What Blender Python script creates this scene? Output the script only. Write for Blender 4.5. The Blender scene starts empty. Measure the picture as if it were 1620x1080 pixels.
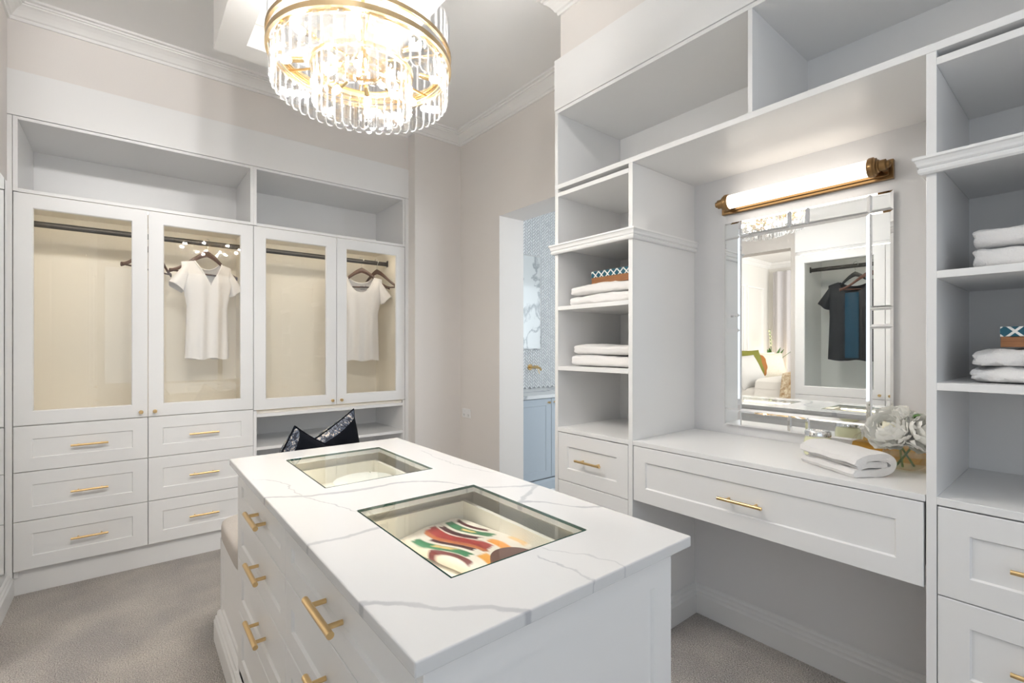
import bpy, bmesh, math, random
from mathutils import Vector, Matrix, noise
random.seed(7)
PI = math.pi
S = bpy.context.scene
COL = S.collection

# ------------------------------------------------------------------ camera, world, light, exposure
FPX = 753.6
ANG = math.atan2(934.0, FPX)               # +X axis lies this far to the right of the view direction
cam_d = bpy.data.cameras.new('camera')
cam_d.sensor_fit = 'HORIZONTAL'; cam_d.sensor_width = 36.0
cam_d.lens = FPX / 1620 * 36.0
cam_d.shift_y = 9.0 / 1620
cam_d.clip_start = 0.02
cam = bpy.data.objects.new('camera', cam_d); COL.objects.link(cam)
cam.location = (0, 0, 1.25)
cam.rotation_euler = (PI / 2, 0, ANG - PI / 2)
S.camera = cam

w = bpy.data.worlds.new('sky'); S.world = w; w.use_nodes = True
w.node_tree.nodes['Background'].inputs[0].default_value = (0.78, 0.88, 1.0, 1)
w.node_tree.nodes['Background'].inputs[1].default_value = 0.15

S.view_settings.view_transform = 'Standard'
S.view_settings.look = 'None'
S.view_settings.gamma = 1.0
S.view_settings.use_curve_mapping = False
S.view_settings.exposure = 0.83
try:
    S.cycles.transparent_max_bounces = 16
    S.cycles.max_bounces = 9
    S.cycles.diffuse_bounces = 5
    S.cycles.glossy_bounces = 5
    S.cycles.transmission_bounces = 6
    S.cycles.sample_clamp_indirect = 6.0
    S.cycles.use_denoising = True
except Exception:
    pass

K = dict(A=0.9, B=1.05, C=0.65, D=2.4, E=0.57, F=0.68, G=0.47, H=1.6, I=1.0, J=1.1)
def area(name, loc, rot, sx, sy, power, col=(1, 1, 1)):
    l = bpy.data.lights.new(name, 'AREA'); l.shape = 'RECTANGLE'
    l.size = sx; l.size_y = sy; l.energy = power; l.color = col
    o = bpy.data.objects.new(name, l); COL.objects.link(o)
    o.location = loc; o.rotation_euler = rot
    return o

# fill lights added at two made-up closet windows, then bathroom and bedroom daylight
area('near_fill_light', (0.75, -1.66, 1.55), (-PI / 2, 0, PI), 2.1, 1.7, 9 * K['A'], (0.80, 0.90, 1.0))
area('side_fill_light', (-0.53, -0.75, 1.55), (0, -PI / 2, 0), 1.7, 1.5, 5 * K['B'], (0.82, 0.91, 1.0))
area('bathroom_window_daylight', (3.4, 0.95, 1.6), (-PI / 2, 0, PI), 1.6, 1.4, 15 * K['I'], (0.86, 0.94, 1.0))
area('bedroom_window_daylight', (-2.6, 0.15, 1.6), (-PI / 2, 0, PI), 3.0, 1.8, 60 * K['J'], (1.0, 0.98, 0.95))

def fill_spot(x, y, aim, power, size, col=(1.0, 0.97, 0.94)):
    l = bpy.data.lights.new('fill_spot', 'SPOT'); l.energy = power; l.spot_size = size; l.spot_blend = 0.9
    l.shadow_soft_size = 0.10; l.color = col
    o = bpy.data.objects.new('fill_spot', l); COL.objects.link(o); o.location = (x, y, 2.955)
    o.rotation_euler = (Vector(aim) - Vector(o.location)).to_track_quat('-Z', 'Y').to_euler()
# unseen fill spots added: one row straight down, one turned to the back wardrobe
for _x in (0.3, 1.2):
    for _y in (0.15, -0.8): fill_spot(_x, _y, (_x, _y, 0), 5 * K['C'], 2.2)
for _x in (-0.2, 0.25, 0.7): fill_spot(_x, 0.35, (_x * 1.4 + 0.25, 3.4, 2.1), 30 * K['D'], 1.25, (1.0, 0.98, 0.96))

# ------------------------------------------------------------------ materials
MATS = {}
def newmat(name):
    m = bpy.data.materials.new(name); m.use_nodes = True
    MATS[name] = m
    return m, m.node_tree, m.node_tree.nodes['Principled BSDF']

def N(nt, typ, **k):
    n = nt.nodes.new(typ)
    for a, b in k.items():
        if a.startswith('i_'):
            key = a[2:]
            key = int(key) if key.isdigit() else key
            n.inputs[key].default_value = b
        else:
            setattr(n, a, b)
    return n

def pmat(name, col, rough=0.5, metal=0.0, bump=None, var=None, sheen=0.0, coat=0.0, spec=None, emit=None, trans=None):
    m, nt, b = newmat(name)
    b.inputs['Base Color'].default_value = (*col, 1)
    b.inputs['Roughness'].default_value = rough
    b.inputs['Metallic'].default_value = metal
    if spec is not None: b.inputs['Specular IOR Level'].default_value = spec
    if sheen: b.inputs['Sheen Weight'].default_value = sheen
    if coat: b.inputs['Coat Weight'].default_value = coat; b.inputs['Coat Roughness'].default_value = 0.15
    if emit: b.inputs['Emission Color'].default_value = (*emit[0], 1); b.inputs['Emission Strength'].default_value = emit[1]
    if bump or var:
        tc = N(nt, 'ShaderNodeTexCoord')
    if bump:
        t = N(nt, 'ShaderNodeTexNoise'); t.inputs['Scale'].default_value = bump[0]; t.inputs['Detail'].default_value = 4
        nt.links.new(tc.outputs['Object'], t.inputs['Vector'])
        bp = N(nt, 'ShaderNodeBump'); bp.inputs['Strength'].default_value = bump[1]; bp.inputs['Distance'].default_value = bump[2] if len(bump) > 2 else 0.005
        nt.links.new(t.outputs['Fac'], bp.inputs['Height']); nt.links.new(bp.outputs['Normal'], b.inputs['Normal'])
    if var:
        t = N(nt, 'ShaderNodeTexNoise'); t.inputs['Scale'].default_value = var[0]; t.inputs['Detail'].default_value = 5
        nt.links.new(tc.outputs['Object'], t.inputs['Vector'])
        r = N(nt, 'ShaderNodeValToRGB'); r.color_ramp.elements[0].position = 0.3; r.color_ramp.elements[1].position = 0.7
        r.color_ramp.elements[0].color = (*col, 1); r.color_ramp.elements[1].color = (*var[1], 1)
        nt.links.new(t.outputs['Fac'], r.inputs['Fac']); nt.links.new(r.outputs['Color'], b.inputs['Base Color'])
    return m

pmat('wall', (0.80, 0.762, 0.73), 0.6, bump=(260, 0.04))
pmat('wall_pale', (0.76, 0.755, 0.76), 0.45)
pmat('ceiling', (0.92, 0.915, 0.905), 0.7)
pmat('plaster', (0.88, 0.87, 0.855), 0.55)
pmat('joinery', (0.845, 0.84, 0.834), 0.32, bump=(700, 0.015, 0.001))
pmat('joinery_side', (0.845, 0.84, 0.834), 0.22)
pmat('cream', (0.87, 0.82, 0.73), 0.5)
pmat('cream_white', (0.88, 0.85, 0.78), 0.4)
pmat('trim', (0.80, 0.80, 0.795), 0.35)
pmat('brass', (0.78, 0.56, 0.28), 0.28, 1.0)
pmat('brass_bright', (0.86, 0.64, 0.34), 0.18, 1.0)
pmat('champagne', (0.56, 0.43, 0.26), 0.38, 1.0)
pmat('bronze', (0.27, 0.165, 0.075), 0.33, 1.0)
pmat('chrome', (0.85, 0.86, 0.87), 0.06, 1.0)
pmat('dark_metal', (0.045, 0.042, 0.04), 0.32, 0.6)
pmat('hanger_wood', (0.075, 0.032, 0.018), 0.35, var=(30, (0.11, 0.05, 0.028)))
pmat('hanger_black', (0.02, 0.02, 0.021), 0.4)
pmat('hanger_red', (0.12, 0.045, 0.03), 0.35)
pmat('white_cotton', (0.86, 0.83, 0.82), 0.8, bump=(900, 0.1, 0.001), sheen=0.2)
pmat('black_cotton', (0.012, 0.012, 0.016), 0.75, bump=(900, 0.1, 0.001))
pmat('teal_satin', (0.003, 0.042, 0.085), 0.3)
pmat('print_grey', (0.12, 0.11, 0.13), 0.8)
pmat('terry', (0.88, 0.86, 0.845), 0.9, bump=(420, 0.7, 0.004), sheen=0.4)
pmat('upholstery', (0.50, 0.46, 0.42), 0.85, bump=(600, 0.35, 0.002), var=(300, (0.58, 0.54, 0.50)))
pmat('velvet', (0.004, 0.005, 0.009), 0.85, spec=0.15)
pmat('petal', (0.98, 0.975, 0.94), 0.6)
MATS['petal'].node_tree.nodes['Principled BSDF'].inputs['Subsurface Weight'].default_value = 0.0
pmat('petal_core', (0.90, 0.86, 0.68), 0.6)
pmat('leaf', (0.06, 0.16, 0.04), 0.4, var=(25, (0.12, 0.26, 0.07)))
pmat('stem', (0.10, 0.20, 0.07), 0.4)
pmat('wood_box', (0.28, 0.12, 0.045), 0.4)
pmat('soap', (0.80, 0.80, 0.55), 0.25)
pmat('plastic_white', (0.85, 0.85, 0.85), 0.3)
pmat('white_leather', (0.86, 0.85, 0.82), 0.35)
pmat('dark_trim', (0.05, 0.035, 0.025), 0.35)
pmat('blue_joinery', (0.50, 0.555, 0.61), 0.35)
pmat('grout', (0.42, 0.43, 0.44), 0.8)
pmat('gap', (0.10, 0.09, 0.085), 0.8)
pmat('linen', (0.80, 0.78, 0.74), 0.85, bump=(80, 0.2, 0.004))
pmat('curtain', (0.60, 0.58, 0.59), 0.8, bump=(300, 0.1, 0.001))
pmat('pillow_grey', (0.55, 0.54, 0.52), 0.85)
pmat('pillow_green', (0.17, 0.17, 0.02), 0.7)
pmat('pillow_rust', (0.32, 0.12, 0.02), 0.7)
pmat('pillow_beige', (0.66, 0.60, 0.49), 0.8, var=(60, (0.74, 0.69, 0.58)))
pmat('throw', (0.30, 0.17, 0.07), 0.8, var=(25, (0.72, 0.64, 0.48)))
pmat('bed_base', (0.40, 0.37, 0.33), 0.8)
pmat('ceramic', (0.80, 0.79, 0.76), 0.2)

def emit(name, col, s):
    m, nt, b = newmat(name)
    e = N(nt, 'ShaderNodeEmission'); e.inputs[0].default_value = (*col, 1); e.inputs[1].default_value = s
    nt.links.new(e.outputs[0], nt.nodes['Material Output'].inputs[0])
    return m
emit('bulb', (1.0, 0.955, 0.895), 700 * K['E'])
emit('tube', (1.0, 0.91, 0.80), 3.0 * K['F'])
emit('led', (1.0, 0.91, 0.77), 24.0 * K['G'])
emit('led_island', (1.0, 0.87, 0.66), 5.0 * K['H'])
emit('lamp_lit', (1.0, 0.80, 0.55), 6.0)

def glassy(name, tint, ior=1.45, gloss=1.0, refr=0.0, rough=0.0):
    m, nt, b = newmat(name)
    out = nt.nodes['Material Output']; nt.nodes.remove(b)
    tr = N(nt, 'ShaderNodeBsdfTransparent'); tr.inputs[0].default_value = (*tint, 1)
    gl = N(nt, 'ShaderNodeBsdfGlossy'); gl.inputs['Roughness'].default_value = rough
    gl.inputs[0].default_value = (gloss, gloss, gloss, 1)
    fr = N(nt, 'ShaderNodeFresnel'); fr.inputs['IOR'].default_value = ior
    mx = N(nt, 'ShaderNodeMixShader')
    ge = N(nt, 'ShaderNodeNewGeometry'); sb = N(nt, 'ShaderNodeMath', operation='SUBTRACT'); sb.inputs[0].default_value = 1.0
    mu = N(nt, 'ShaderNodeMath', operation='MULTIPLY')
    nt.links.new(ge.outputs['Backfacing'], sb.inputs[1]); nt.links.new(fr.outputs[0], mu.inputs[0]); nt.links.new(sb.outputs[0], mu.inputs[1])
    nt.links.new(mu.outputs[0], mx.inputs[0]); nt.links.new(gl.outputs[0], mx.inputs[2])
    nt.links.new(tr.outputs[0], mx.inputs[1])
    if refr > 0:
        g = N(nt, 'ShaderNodeBsdfGlass'); g.inputs['IOR'].default_value = 1.5; g.inputs['Roughness'].default_value = 0.0
        g.inputs[0].default_value = (*tint, 1)
        m2 = N(nt, 'ShaderNodeMixShader'); m2.inputs[0].default_value = refr
        nt.links.new(mx.outputs[0], m2.inputs[1]); nt.links.new(g.outputs[0], m2.inputs[2])
        nt.links.new(m2.outputs[0], out.inputs[0])
    else:
        nt.links.new(mx.outputs[0], out.inputs[0])
    return m
glassy('pane', (0.985, 0.985, 0.975), 1.7)
glassy('pane_green', (0.975, 0.99, 0.98), 1.38)
glassy('crystal', (0.955, 0.965, 0.975), 1.6, 1.0, 0.36)
glassy('crystal_clear', (0.95, 0.96, 0.975), 1.5, 1.0, 0.14)
glassy('vase_glass', (0.97, 0.975, 0.965), 1.4, 1.0, 0.12)
glassy('amber', (0.92, 0.70, 0.30), 1.33, 1.0, 0.0)
glassy('water', (0.95, 0.955, 0.90), 1.2, 1.0, 0.0)
pmat('mirror', (0.93, 0.945, 0.94), 0.0, 1.0)
pmat('mirror_bevel', (0.95, 0.955, 0.955), 0.02, 1.0)
pmat('green_edge', (0.02, 0.09, 0.07), 0.1)

# carpet: twisted pile, speckled and softly mottled
m, nt, b = newmat('carpet')
tc = N(nt, 'ShaderNodeTexCoord')
n1 = N(nt, 'ShaderNodeTexNoise'); n1.inputs['Scale'].default_value = 230; n1.inputs['Detail'].default_value = 3
n2 = N(nt, 'ShaderNodeTexNoise'); n2.inputs['Scale'].default_value = 3.2; n2.inputs['Detail'].default_value = 3
n3 = N(nt, 'ShaderNodeTexVoronoi'); n3.inputs['Scale'].default_value = 170
for n in (n1, n2, n3): nt.links.new(tc.outputs['Object'], n.inputs['Vector'])
r1 = N(nt, 'ShaderNodeValToRGB'); r1.color_ramp.elements[0].position = 0.32; r1.color_ramp.elements[1].position = 0.68
r1.color_ramp.elements[0].color = (0.36, 0.335, 0.312, 1); r1.color_ramp.elements[1].color = (0.86, 0.815, 0.775, 1)
r2 = N(nt, 'ShaderNodeValToRGB'); r2.color_ramp.elements[0].position = 0.35; r2.color_ramp.elements[1].position = 0.7
r2.color_ramp.elements[0].color = (0.78, 0.78, 0.79, 1); r2.color_ramp.elements[1].color = (1.05, 1.03, 1.0, 1)
mx = N(nt, 'ShaderNodeMix', data_type='RGBA', blend_type='MULTIPLY'); mx.inputs[0].default_value = 1.0
nt.links.new(n1.outputs['Fac'], r1.inputs['Fac']); nt.links.new(n2.outputs['Fac'], r2.inputs['Fac'])
nt.links.new(r1.outputs['Color'], mx.inputs[6]); nt.links.new(r2.outputs['Color'], mx.inputs[7])
nt.links.new(mx.outputs[2], b.inputs['Base Color'])
bp = N(nt, 'ShaderNodeBump'); bp.inputs['Strength'].default_value = 0.9; bp.inputs['Distance'].default_value = 0.008
ad = N(nt, 'ShaderNodeMath', operation='ADD')
nt.links.new(n1.outputs['Fac'], ad.inputs[0]); nt.links.new(n3.outputs['Distance'], ad.inputs[1])
nt.links.new(ad.outputs[0], bp.inputs['Height']); nt.links.new(bp.outputs['Normal'], b.inputs['Normal'])
b.inputs['Roughness'].default_value = 0.95; b.inputs['Specular IOR Level'].default_value = 0.1

# veined stone: a few drawn veins (float curves) over near-white quartz
def veined(name, base, veins, rough=0.12):
    m, nt, b = newmat(name)
    L = nt.links.new
    tc = N(nt, 'ShaderNodeTexCoord'); sp = N(nt, 'ShaderNodeSeparateXYZ')
    nz = N(nt, 'ShaderNodeTexNoise'); nz.inputs['Scale'].default_value = 22; nz.inputs['Detail'].default_value = 5
    nb = N(nt, 'ShaderNodeTexNoise'); nb.inputs['Scale'].default_value = 5; nb.inputs['Detail'].default_value = 3
    L(tc.outputs['Object'], sp.inputs[0]); L(tc.outputs['Object'], nz.inputs['Vector']); L(tc.outputs['Object'], nb.inputs['Vector'])
    wob = N(nt, 'ShaderNodeMath', operation='SUBTRACT'); L(nz.outputs['Fac'], wob.inputs[0]); wob.inputs[1].default_value = 0.5
    total = None
    for pts, width, strength, axis in veins:
        a_out, b_out = (sp.outputs[0], sp.outputs[1]) if axis == 'x' else (sp.outputs[1], sp.outputs[0])
        P_ = sorted([(p if axis == 'x' else (p[1], p[0])) for p in pts])
        s0, s1 = P_[0][0], P_[-1][0]; t0 = min(p[1] for p in P_) - 0.02; t1 = max(p[1] for p in P_) + 0.02
        ma = N(nt, 'ShaderNodeMapRange'); ma.clamp = False
        ma.inputs[1].default_value = s0; ma.inputs[2].default_value = s1
        L(a_out, ma.inputs[0])
        fc = N(nt, 'ShaderNodeFloatCurve'); c = fc.mapping.curves[0]
        while len(c.points) < len(P_): c.points.new(0.5, 0.5)
        for q, p in enumerate(P_):
            c.points[q].location = ((p[0] - s0) / (s1 - s0), (p[1] - t0) / (t1 - t0))
            c.points[q].handle_type = 'AUTO'
        fc.mapping.update()
        cl = N(nt, 'ShaderNodeClamp'); L(ma.outputs[0], cl.inputs[0]); L(cl.outputs[0], fc.inputs['Value'])
        mb_ = N(nt, 'ShaderNodeMapRange'); mb_.clamp = False; mb_.inputs[3].default_value = t0; mb_.inputs[4].default_value = t1
        L(fc.outputs[0], mb_.inputs[0])
        df = N(nt, 'ShaderNodeMath', operation='SUBTRACT'); L(b_out, df.inputs[0]); L(mb_.outputs[0], df.inputs[1])
        ww = N(nt, 'ShaderNodeMath', operation='MULTIPLY_ADD'); L(wob.outputs[0], ww.inputs[0]); ww.inputs[1].default_value = 0.035; L(df.outputs[0], ww.inputs[2])
        ab = N(nt, 'ShaderNodeMath', operation='ABSOLUTE'); L(ww.outputs[0], ab.inputs[0])
        mk = N(nt, 'ShaderNodeMapRange', interpolation_type='SMOOTHSTEP'); L(ab.outputs[0], mk.inputs[0])
        mk.inputs[1].default_value = width; mk.inputs[2].default_value = width * 0.3; mk.inputs[3].default_value = 0; mk.inputs[4].default_value = strength
        # inside the vein's own length only
        e = N(nt, 'ShaderNodeMath', operation='SUBTRACT'); L(ma.outputs[0], e.inputs[0]); e.inputs[1].default_value = 0.5
        e2 = N(nt, 'ShaderNodeMath', operation='ABSOLUTE'); L(e.outputs[0], e2.inputs[0])
        e3 = N(nt, 'ShaderNodeMapRange'); L(e2.outputs[0], e3.inputs[0]); e3.inputs[1].default_value = 0.53; e3.inputs[2].default_value = 0.47
        pr = N(nt, 'ShaderNodeMath', operation='MULTIPLY'); L(mk.outputs[0], pr.inputs[0]); L(e3.outputs[0], pr.inputs[1])
        if total is None: total = pr.outputs[0]
        else:
            mxx = N(nt, 'ShaderNodeMath', operation='MAXIMUM'); L(total, mxx.inputs[0]); L(pr.outputs[0], mxx.inputs[1]); total = mxx.outputs[0]
    vr = N(nt, 'ShaderNodeMapRange'); L(nb.outputs['Fac'], vr.inputs[0]); vr.inputs[1].default_value = 0.3; vr.inputs[2].default_value = 0.7; vr.inputs[3].default_value = 0.55; vr.inputs[4].default_value = 1.0
    fin = N(nt, 'ShaderNodeMath', operation='MULTIPLY'); L(total, fin.inputs[0]); L(vr.outputs[0], fin.inputs[1])
    mix = N(nt, 'ShaderNodeMix', data_type='RGBA'); L(fin.outputs[0], mix.inputs[0])
    mix.inputs[6].default_value = (*base, 1); mix.inputs[7].default_value = (0.33, 0.34, 0.38, 1)
    L(mix.outputs[2], b.inputs['Base Color']); b.inputs['Roughness'].default_value = rough
    return m
VEINS = [
 ([(0.25, 1.37), (0.28, 1.356), (0.39, 1.294), (0.519, 1.266), (0.596, 1.267), (0.661, 1.236), (0.71, 1.191), (0.748, 1.104), (0.816, 1.042), (0.92, 0.99)], 0.011, 0.75, 'x'),
 ([(0.732, 0.915), (0.785, 0.907), (0.83, 0.845), (0.855, 0.795), (0.92, 0.765)], 0.010, 0.7, 'x'),
 ([(0.91, 1.01), (0.839, 0.964), (0.745, 0.90)], 0.012, 0.55, 'x'),
 ([(0.25, 0.985), (0.325, 0.978), (0.373, 0.977), (0.44, 0.99)], 0.010, 0.65, 'x'),
 ([(0.25, 0.725), (0.308, 0.681), (0.34, 0.645), (0.368, 0.61), (0.40, 0.591), (0.435, 0.556), (0.475, 0.51)], 0.012, 0.62, 'x'),
 ([(0.284, 1.56), (0.343, 1.48), (0.351, 1.34), (0.385, 1.216), (0.423, 1.109)], 0.0035, 0.6, 'y'),
 ([(0.594, 0.66), (0.599, 0.597), (0.602, 0.572), (0.597, 0.50)], 0.0035, 0.6, 'y'),
 ([(0.624, 0.685), (0.644, 0.641), (0.673, 0.592), (0.69, 0.50)], 0.003, 0.4, 'y'),
 ([(0.859, 1.60), (0.843, 1.396), (0.857, 1.265), (0.91, 1.16)], 0.004, 0.45, 'y'),
 ([(0.35, 1.86), (0.42, 1.80), (0.47, 1.70), (0.55, 1.60)], 0.003, 0.25, 'x'),
]
veined('quartz', (0.70, 0.70, 0.70), VEINS)

# slab marble for the bathroom
m, nt, b = newmat('marble')
tc = N(nt, 'ShaderNodeTexCoord')
nn = N(nt, 'ShaderNodeTexNoise'); nn.inputs['Scale'].default_value = 1.6; nn.inputs['Detail'].default_value = 9; nn.inputs['Distortion'].default_value = 0.5
nt.links.new(tc.outputs['Object'], nn.inputs['Vector'])
r = N(nt, 'ShaderNodeValToRGB'); el = r.color_ramp.elements
el[0].position = 0.475; el[0].color = (0.80, 0.81, 0.81, 1); el[1].position = 0.525; el[1].color = (0.80, 0.81, 0.81, 1)
k = el.new(0.5); k.color = (0.42, 0.44, 0.46, 1)
nt.links.new(nn.outputs['Fac'], r.inputs['Fac']); nt.links.new(r.outputs['Color'], b.inputs['Base Color']); b.inputs['Roughness'].default_value = 0.15

# marble mosaic: each tile its own tone
m, nt, b = newmat('mosaic')
gi = N(nt, 'ShaderNodeNewGeometry'); tc = N(nt, 'ShaderNodeTexCoord')
r = N(nt, 'ShaderNodeValToRGB'); r.color_ramp.elements[0].color = (0.78, 0.79, 0.80, 1); r.color_ramp.elements[1].color = (0.88, 0.89, 0.89, 1)
r.color_ramp.elements[1].position = 0.6
nt.links.new(gi.outputs['Random Per Island'], r.inputs['Fac']); nt.links.new(r.outputs['Color'], b.inputs['Base Color']); b.inputs['Roughness'].default_value = 0.2

def stripes_mat():
    # brush-stroke stripes: each stroke runs along local Y, placed across local X
    m, nt, b = newmat('brushed_stripes'); L = nt.links.new
    tc = N(nt, 'ShaderNodeTexCoord'); sp = N(nt, 'ShaderNodeSeparateXYZ'); L(tc.outputs['Object'], sp.inputs[0])
    nz = N(nt, 'ShaderNodeTexNoise'); nz.inputs['Scale'].default_value = 1.0; nz.inputs['Detail'].default_value = 3
    mp = N(nt, 'ShaderNodeMapping'); mp.inputs['Scale'].default_value = (140, 14, 1); L(tc.outputs['Object'], mp.inputs[0]); L(mp.outputs[0], nz.inputs['Vector'])
    sn = N(nt, 'ShaderNodeMath', operation='MULTIPLY'); L(sp.outputs[1], sn.inputs[0]); sn.inputs[1].default_value = 26
    s2 = N(nt, 'ShaderNodeMath', operation='SINE'); L(sn.outputs[0], s2.inputs[0])
    xx = N(nt, 'ShaderNodeMath', operation='MULTIPLY_ADD'); L(s2.outputs[0], xx.inputs[0]); xx.inputs[1].default_value = 0.012; L(sp.outputs[0], xx.inputs[2])
    cur = None
    # x, width, y0, y1, colour
    strokes = [(-0.095, 0.011, -0.102, 0.032, (0.16, 0.012, 0.012)), (-0.075, 0.018, -0.076, 0.101, (0.035, 0.21, 0.09)), (-0.070, 0.010, -0.026, 0.035, (0.72, 0.50, 0.20)),
               (-0.045, 0.012, -0.062, 0.072, (0.075, 0.008, 0.014)), (-0.030, 0.013, -0.089, 0.124, (0.50, 0.13, 0.03)), (-0.010, 0.022, -0.079, 0.129, (0.36, 0.02, 0.016)),
               (0.018, 0.015, -0.022, 0.112, (0.075, 0.008, 0.014)), (0.052, 0.019, -0.035, 0.130, (0.035, 0.21, 0.09)), (0.052, 0.010, 0.016, 0.064, (0.74, 0.54, 0.22)),
               (0.080, 0.011, -0.001, 0.121, (0.10, 0.01, 0.015)), (0.020, 0.018, -0.139, -0.041, (0.85, 0.33, 0.05)), (0.070, 0.015, -0.137, -0.063, (0.80, 0.52, 0.25)), (-0.050, 0.022, -0.146, -0.084, (0.85, 0.38, 0.06))]
    base = N(nt, 'ShaderNodeRGB'); base.outputs[0].default_value = (0.82, 0.74, 0.66, 1); cur = base.outputs[0]
    for x, wd, y0, y1, c in strokes:
        d = N(nt, 'ShaderNodeMath', operation='SUBTRACT'); L(xx.outputs[0], d.inputs[0]); d.inputs[1].default_value = x
        a = N(nt, 'ShaderNodeMath', operation='ABSOLUTE'); L(d.outputs[0], a.inputs[0])
        a2 = N(nt, 'ShaderNodeMath', operation='MULTIPLY_ADD'); L(nz.outputs['Fac'], a2.inputs[0]); a2.inputs[1].default_value = 0.006; L(a.outputs[0], a2.inputs[2])
        m1 = N(nt, 'ShaderNodeMapRange'); L(a2.outputs[0], m1.inputs[0]); m1.inputs[1].default_value = wd * .80 + .003; m1.inputs[2].default_value = wd * .62 + .001
        yc = N(nt, 'ShaderNodeMath', operation='SUBTRACT'); L(sp.outputs[1], yc.inputs[0]); yc.inputs[1].default_value = (y0 + y1) / 2
        ya = N(nt, 'ShaderNodeMath', operation='ABSOLUTE'); L(yc.outputs[0], ya.inputs[0])
        ya2 = N(nt, 'ShaderNodeMath', operation='MULTIPLY_ADD'); L(nz.outputs['Fac'], ya2.inputs[0]); ya2.inputs[1].default_value = 0.03; L(ya.outputs[0], ya2.inputs[2])
        m2 = N(nt, 'ShaderNodeMapRange'); L(ya2.outputs[0], m2.inputs[0]); hl = (y1 - y0) / 2 + .012; m2.inputs[1].default_value = hl + .004; m2.inputs[2].default_value = hl - .006
        pr = N(nt, 'ShaderNodeMath', operation='MULTIPLY'); L(m1.outputs[0], pr.inputs[0]); L(m2.outputs[0], pr.inputs[1])
        mx = N(nt, 'ShaderNodeMix', data_type='RGBA'); L(pr.outputs[0], mx.inputs[0]); L(cur, mx.inputs[6]); mx.inputs[7].default_value = (*c, 1); cur = mx.outputs[2]
    L(cur, b.inputs['Base Color']); b.inputs['Roughness'].default_value = 0.45
stripes_mat()

def lattice_mat():
    # teal and white ogee lattice printed on the box lids (local X / Z and X / Y)
    m, nt, b = newmat('lattice'); L = nt.links.new
    tc = N(nt, 'ShaderNodeTexCoord'); sp = N(nt, 'ShaderNodeSeparateXYZ'); L(tc.outputs['Object'], sp.inputs[0])
    u = N(nt, 'ShaderNodeMath', operation='ADD'); L(sp.outputs[0], u.inputs[0]); L(sp.outputs[1], u.inputs[1])
    def tri(out, per, off):
        a = N(nt, 'ShaderNodeMath', operation='ADD'); L(out, a.inputs[0]); a.inputs[1].default_value = off
        p = N(nt, 'ShaderNodeMath', operation='PINGPONG'); L(a.outputs[0], p.inputs[0]); p.inputs[1].default_value = per / 2
        d = N(nt, 'ShaderNodeMath', operation='DIVIDE'); L(p.outputs[0], d.inputs[0]); d.inputs[1].default_value = per / 2
        return d.outputs[0]
    yz = N(nt, 'ShaderNodeMath', operation='ADD'); L(sp.outputs[2], yz.inputs[0]); yz.inputs[1].default_value = 0.0
    tu = tri(u.outputs[0], 0.036, 0.5); tv = tri(yz.outputs[0], 0.036, 0.5)
    s = N(nt, 'ShaderNodeMath', operation='ADD'); L(tu, s.inputs[0]); L(tv, s.inputs[1])
    s1 = N(nt, 'ShaderNodeMath', operation='SUBTRACT'); L(s.outputs[0], s1.inputs[0]); s1.inputs[1].default_value = 1.0
    ab = N(nt, 'ShaderNodeMath', operation='ABSOLUTE'); L(s1.outputs[0], ab.inputs[0])
    mk = N(nt, 'ShaderNodeMapRange'); L(ab.outputs[0], mk.inputs[0]); mk.inputs[1].default_value = 0.24; mk.inputs[2].default_value = 0.19
    mx = N(nt, 'ShaderNodeMix', data_type='RGBA'); L(mk.outputs[0], mx.inputs[0]); mx.inputs[6].default_value = (0.006, 0.085, 0.13, 1); mx.inputs[7].default_value = (0.82, 0.80, 0.76, 1)
    L(mx.outputs[2], b.inputs['Base Color']); b.inputs['Roughness'].default_value = 0.35
lattice_mat()

# wood grain on the boxes
mw = MATS['wood_box']; nt = mw.node_tree; b = nt.nodes['Principled BSDF']
tc = N(nt, 'ShaderNodeTexCoord'); mp = N(nt, 'ShaderNodeMapping'); mp.inputs['Scale'].default_value = (12, 12, 220)
nz = N(nt, 'ShaderNodeTexNoise'); nz.inputs['Scale'].default_value = 1.5; nz.inputs['Detail'].default_value = 4
nt.links.new(tc.outputs['Object'], mp.inputs[0]); nt.links.new(mp.outputs[0], nz.inputs['Vector'])
r = N(nt, 'ShaderNodeValToRGB'); r.color_ramp.elements[0].color = (0.14, 0.052, 0.018, 1); r.color_ramp.elements[1].color = (0.42, 0.19, 0.075, 1)
nt.links.new(nz.outputs['Fac'], r.inputs['Fac']); nt.links.new(r.outputs['Color'], b.inputs['Base Color'])

# patterned pillow front: ink-blue floral with pale blossoms
m, nt, b = newmat('floral')
tc = N(nt, 'ShaderNodeTexCoord'); vo = N(nt, 'ShaderNodeTexNoise'); vo.inputs['Scale'].default_value = 30; vo.inputs['Detail'].default_value = 1.5; vo.inputs['Distortion'].default_value = 2.5
nt.links.new(tc.outputs['Object'], vo.inputs['Vector'])
r = N(nt, 'ShaderNodeValToRGB'); el = r.color_ramp.elements; r.color_ramp.interpolation = 'CONSTANT'
el[0].position = 0; el[0].color = (0.012, 0.016, 0.03, 1); el[1].position = 0.47; el[1].color = (0.16, 0.19, 0.25, 1)
for p_, c_ in ((0.52, (0.03, 0.04, 0.065, 1)), (0.60, (0.60, 0.54, 0.47, 1)), (0.67, (0.14, 0.17, 0.22, 1))):
    k = el.new(p_); k.color = c_
nt.links.new(vo.outputs['Fac'], r.inputs['Fac']); nt.links.new(r.outputs['Color'], b.inputs['Base Color']); b.inputs['Roughness'].default_value = 0.5

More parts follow.
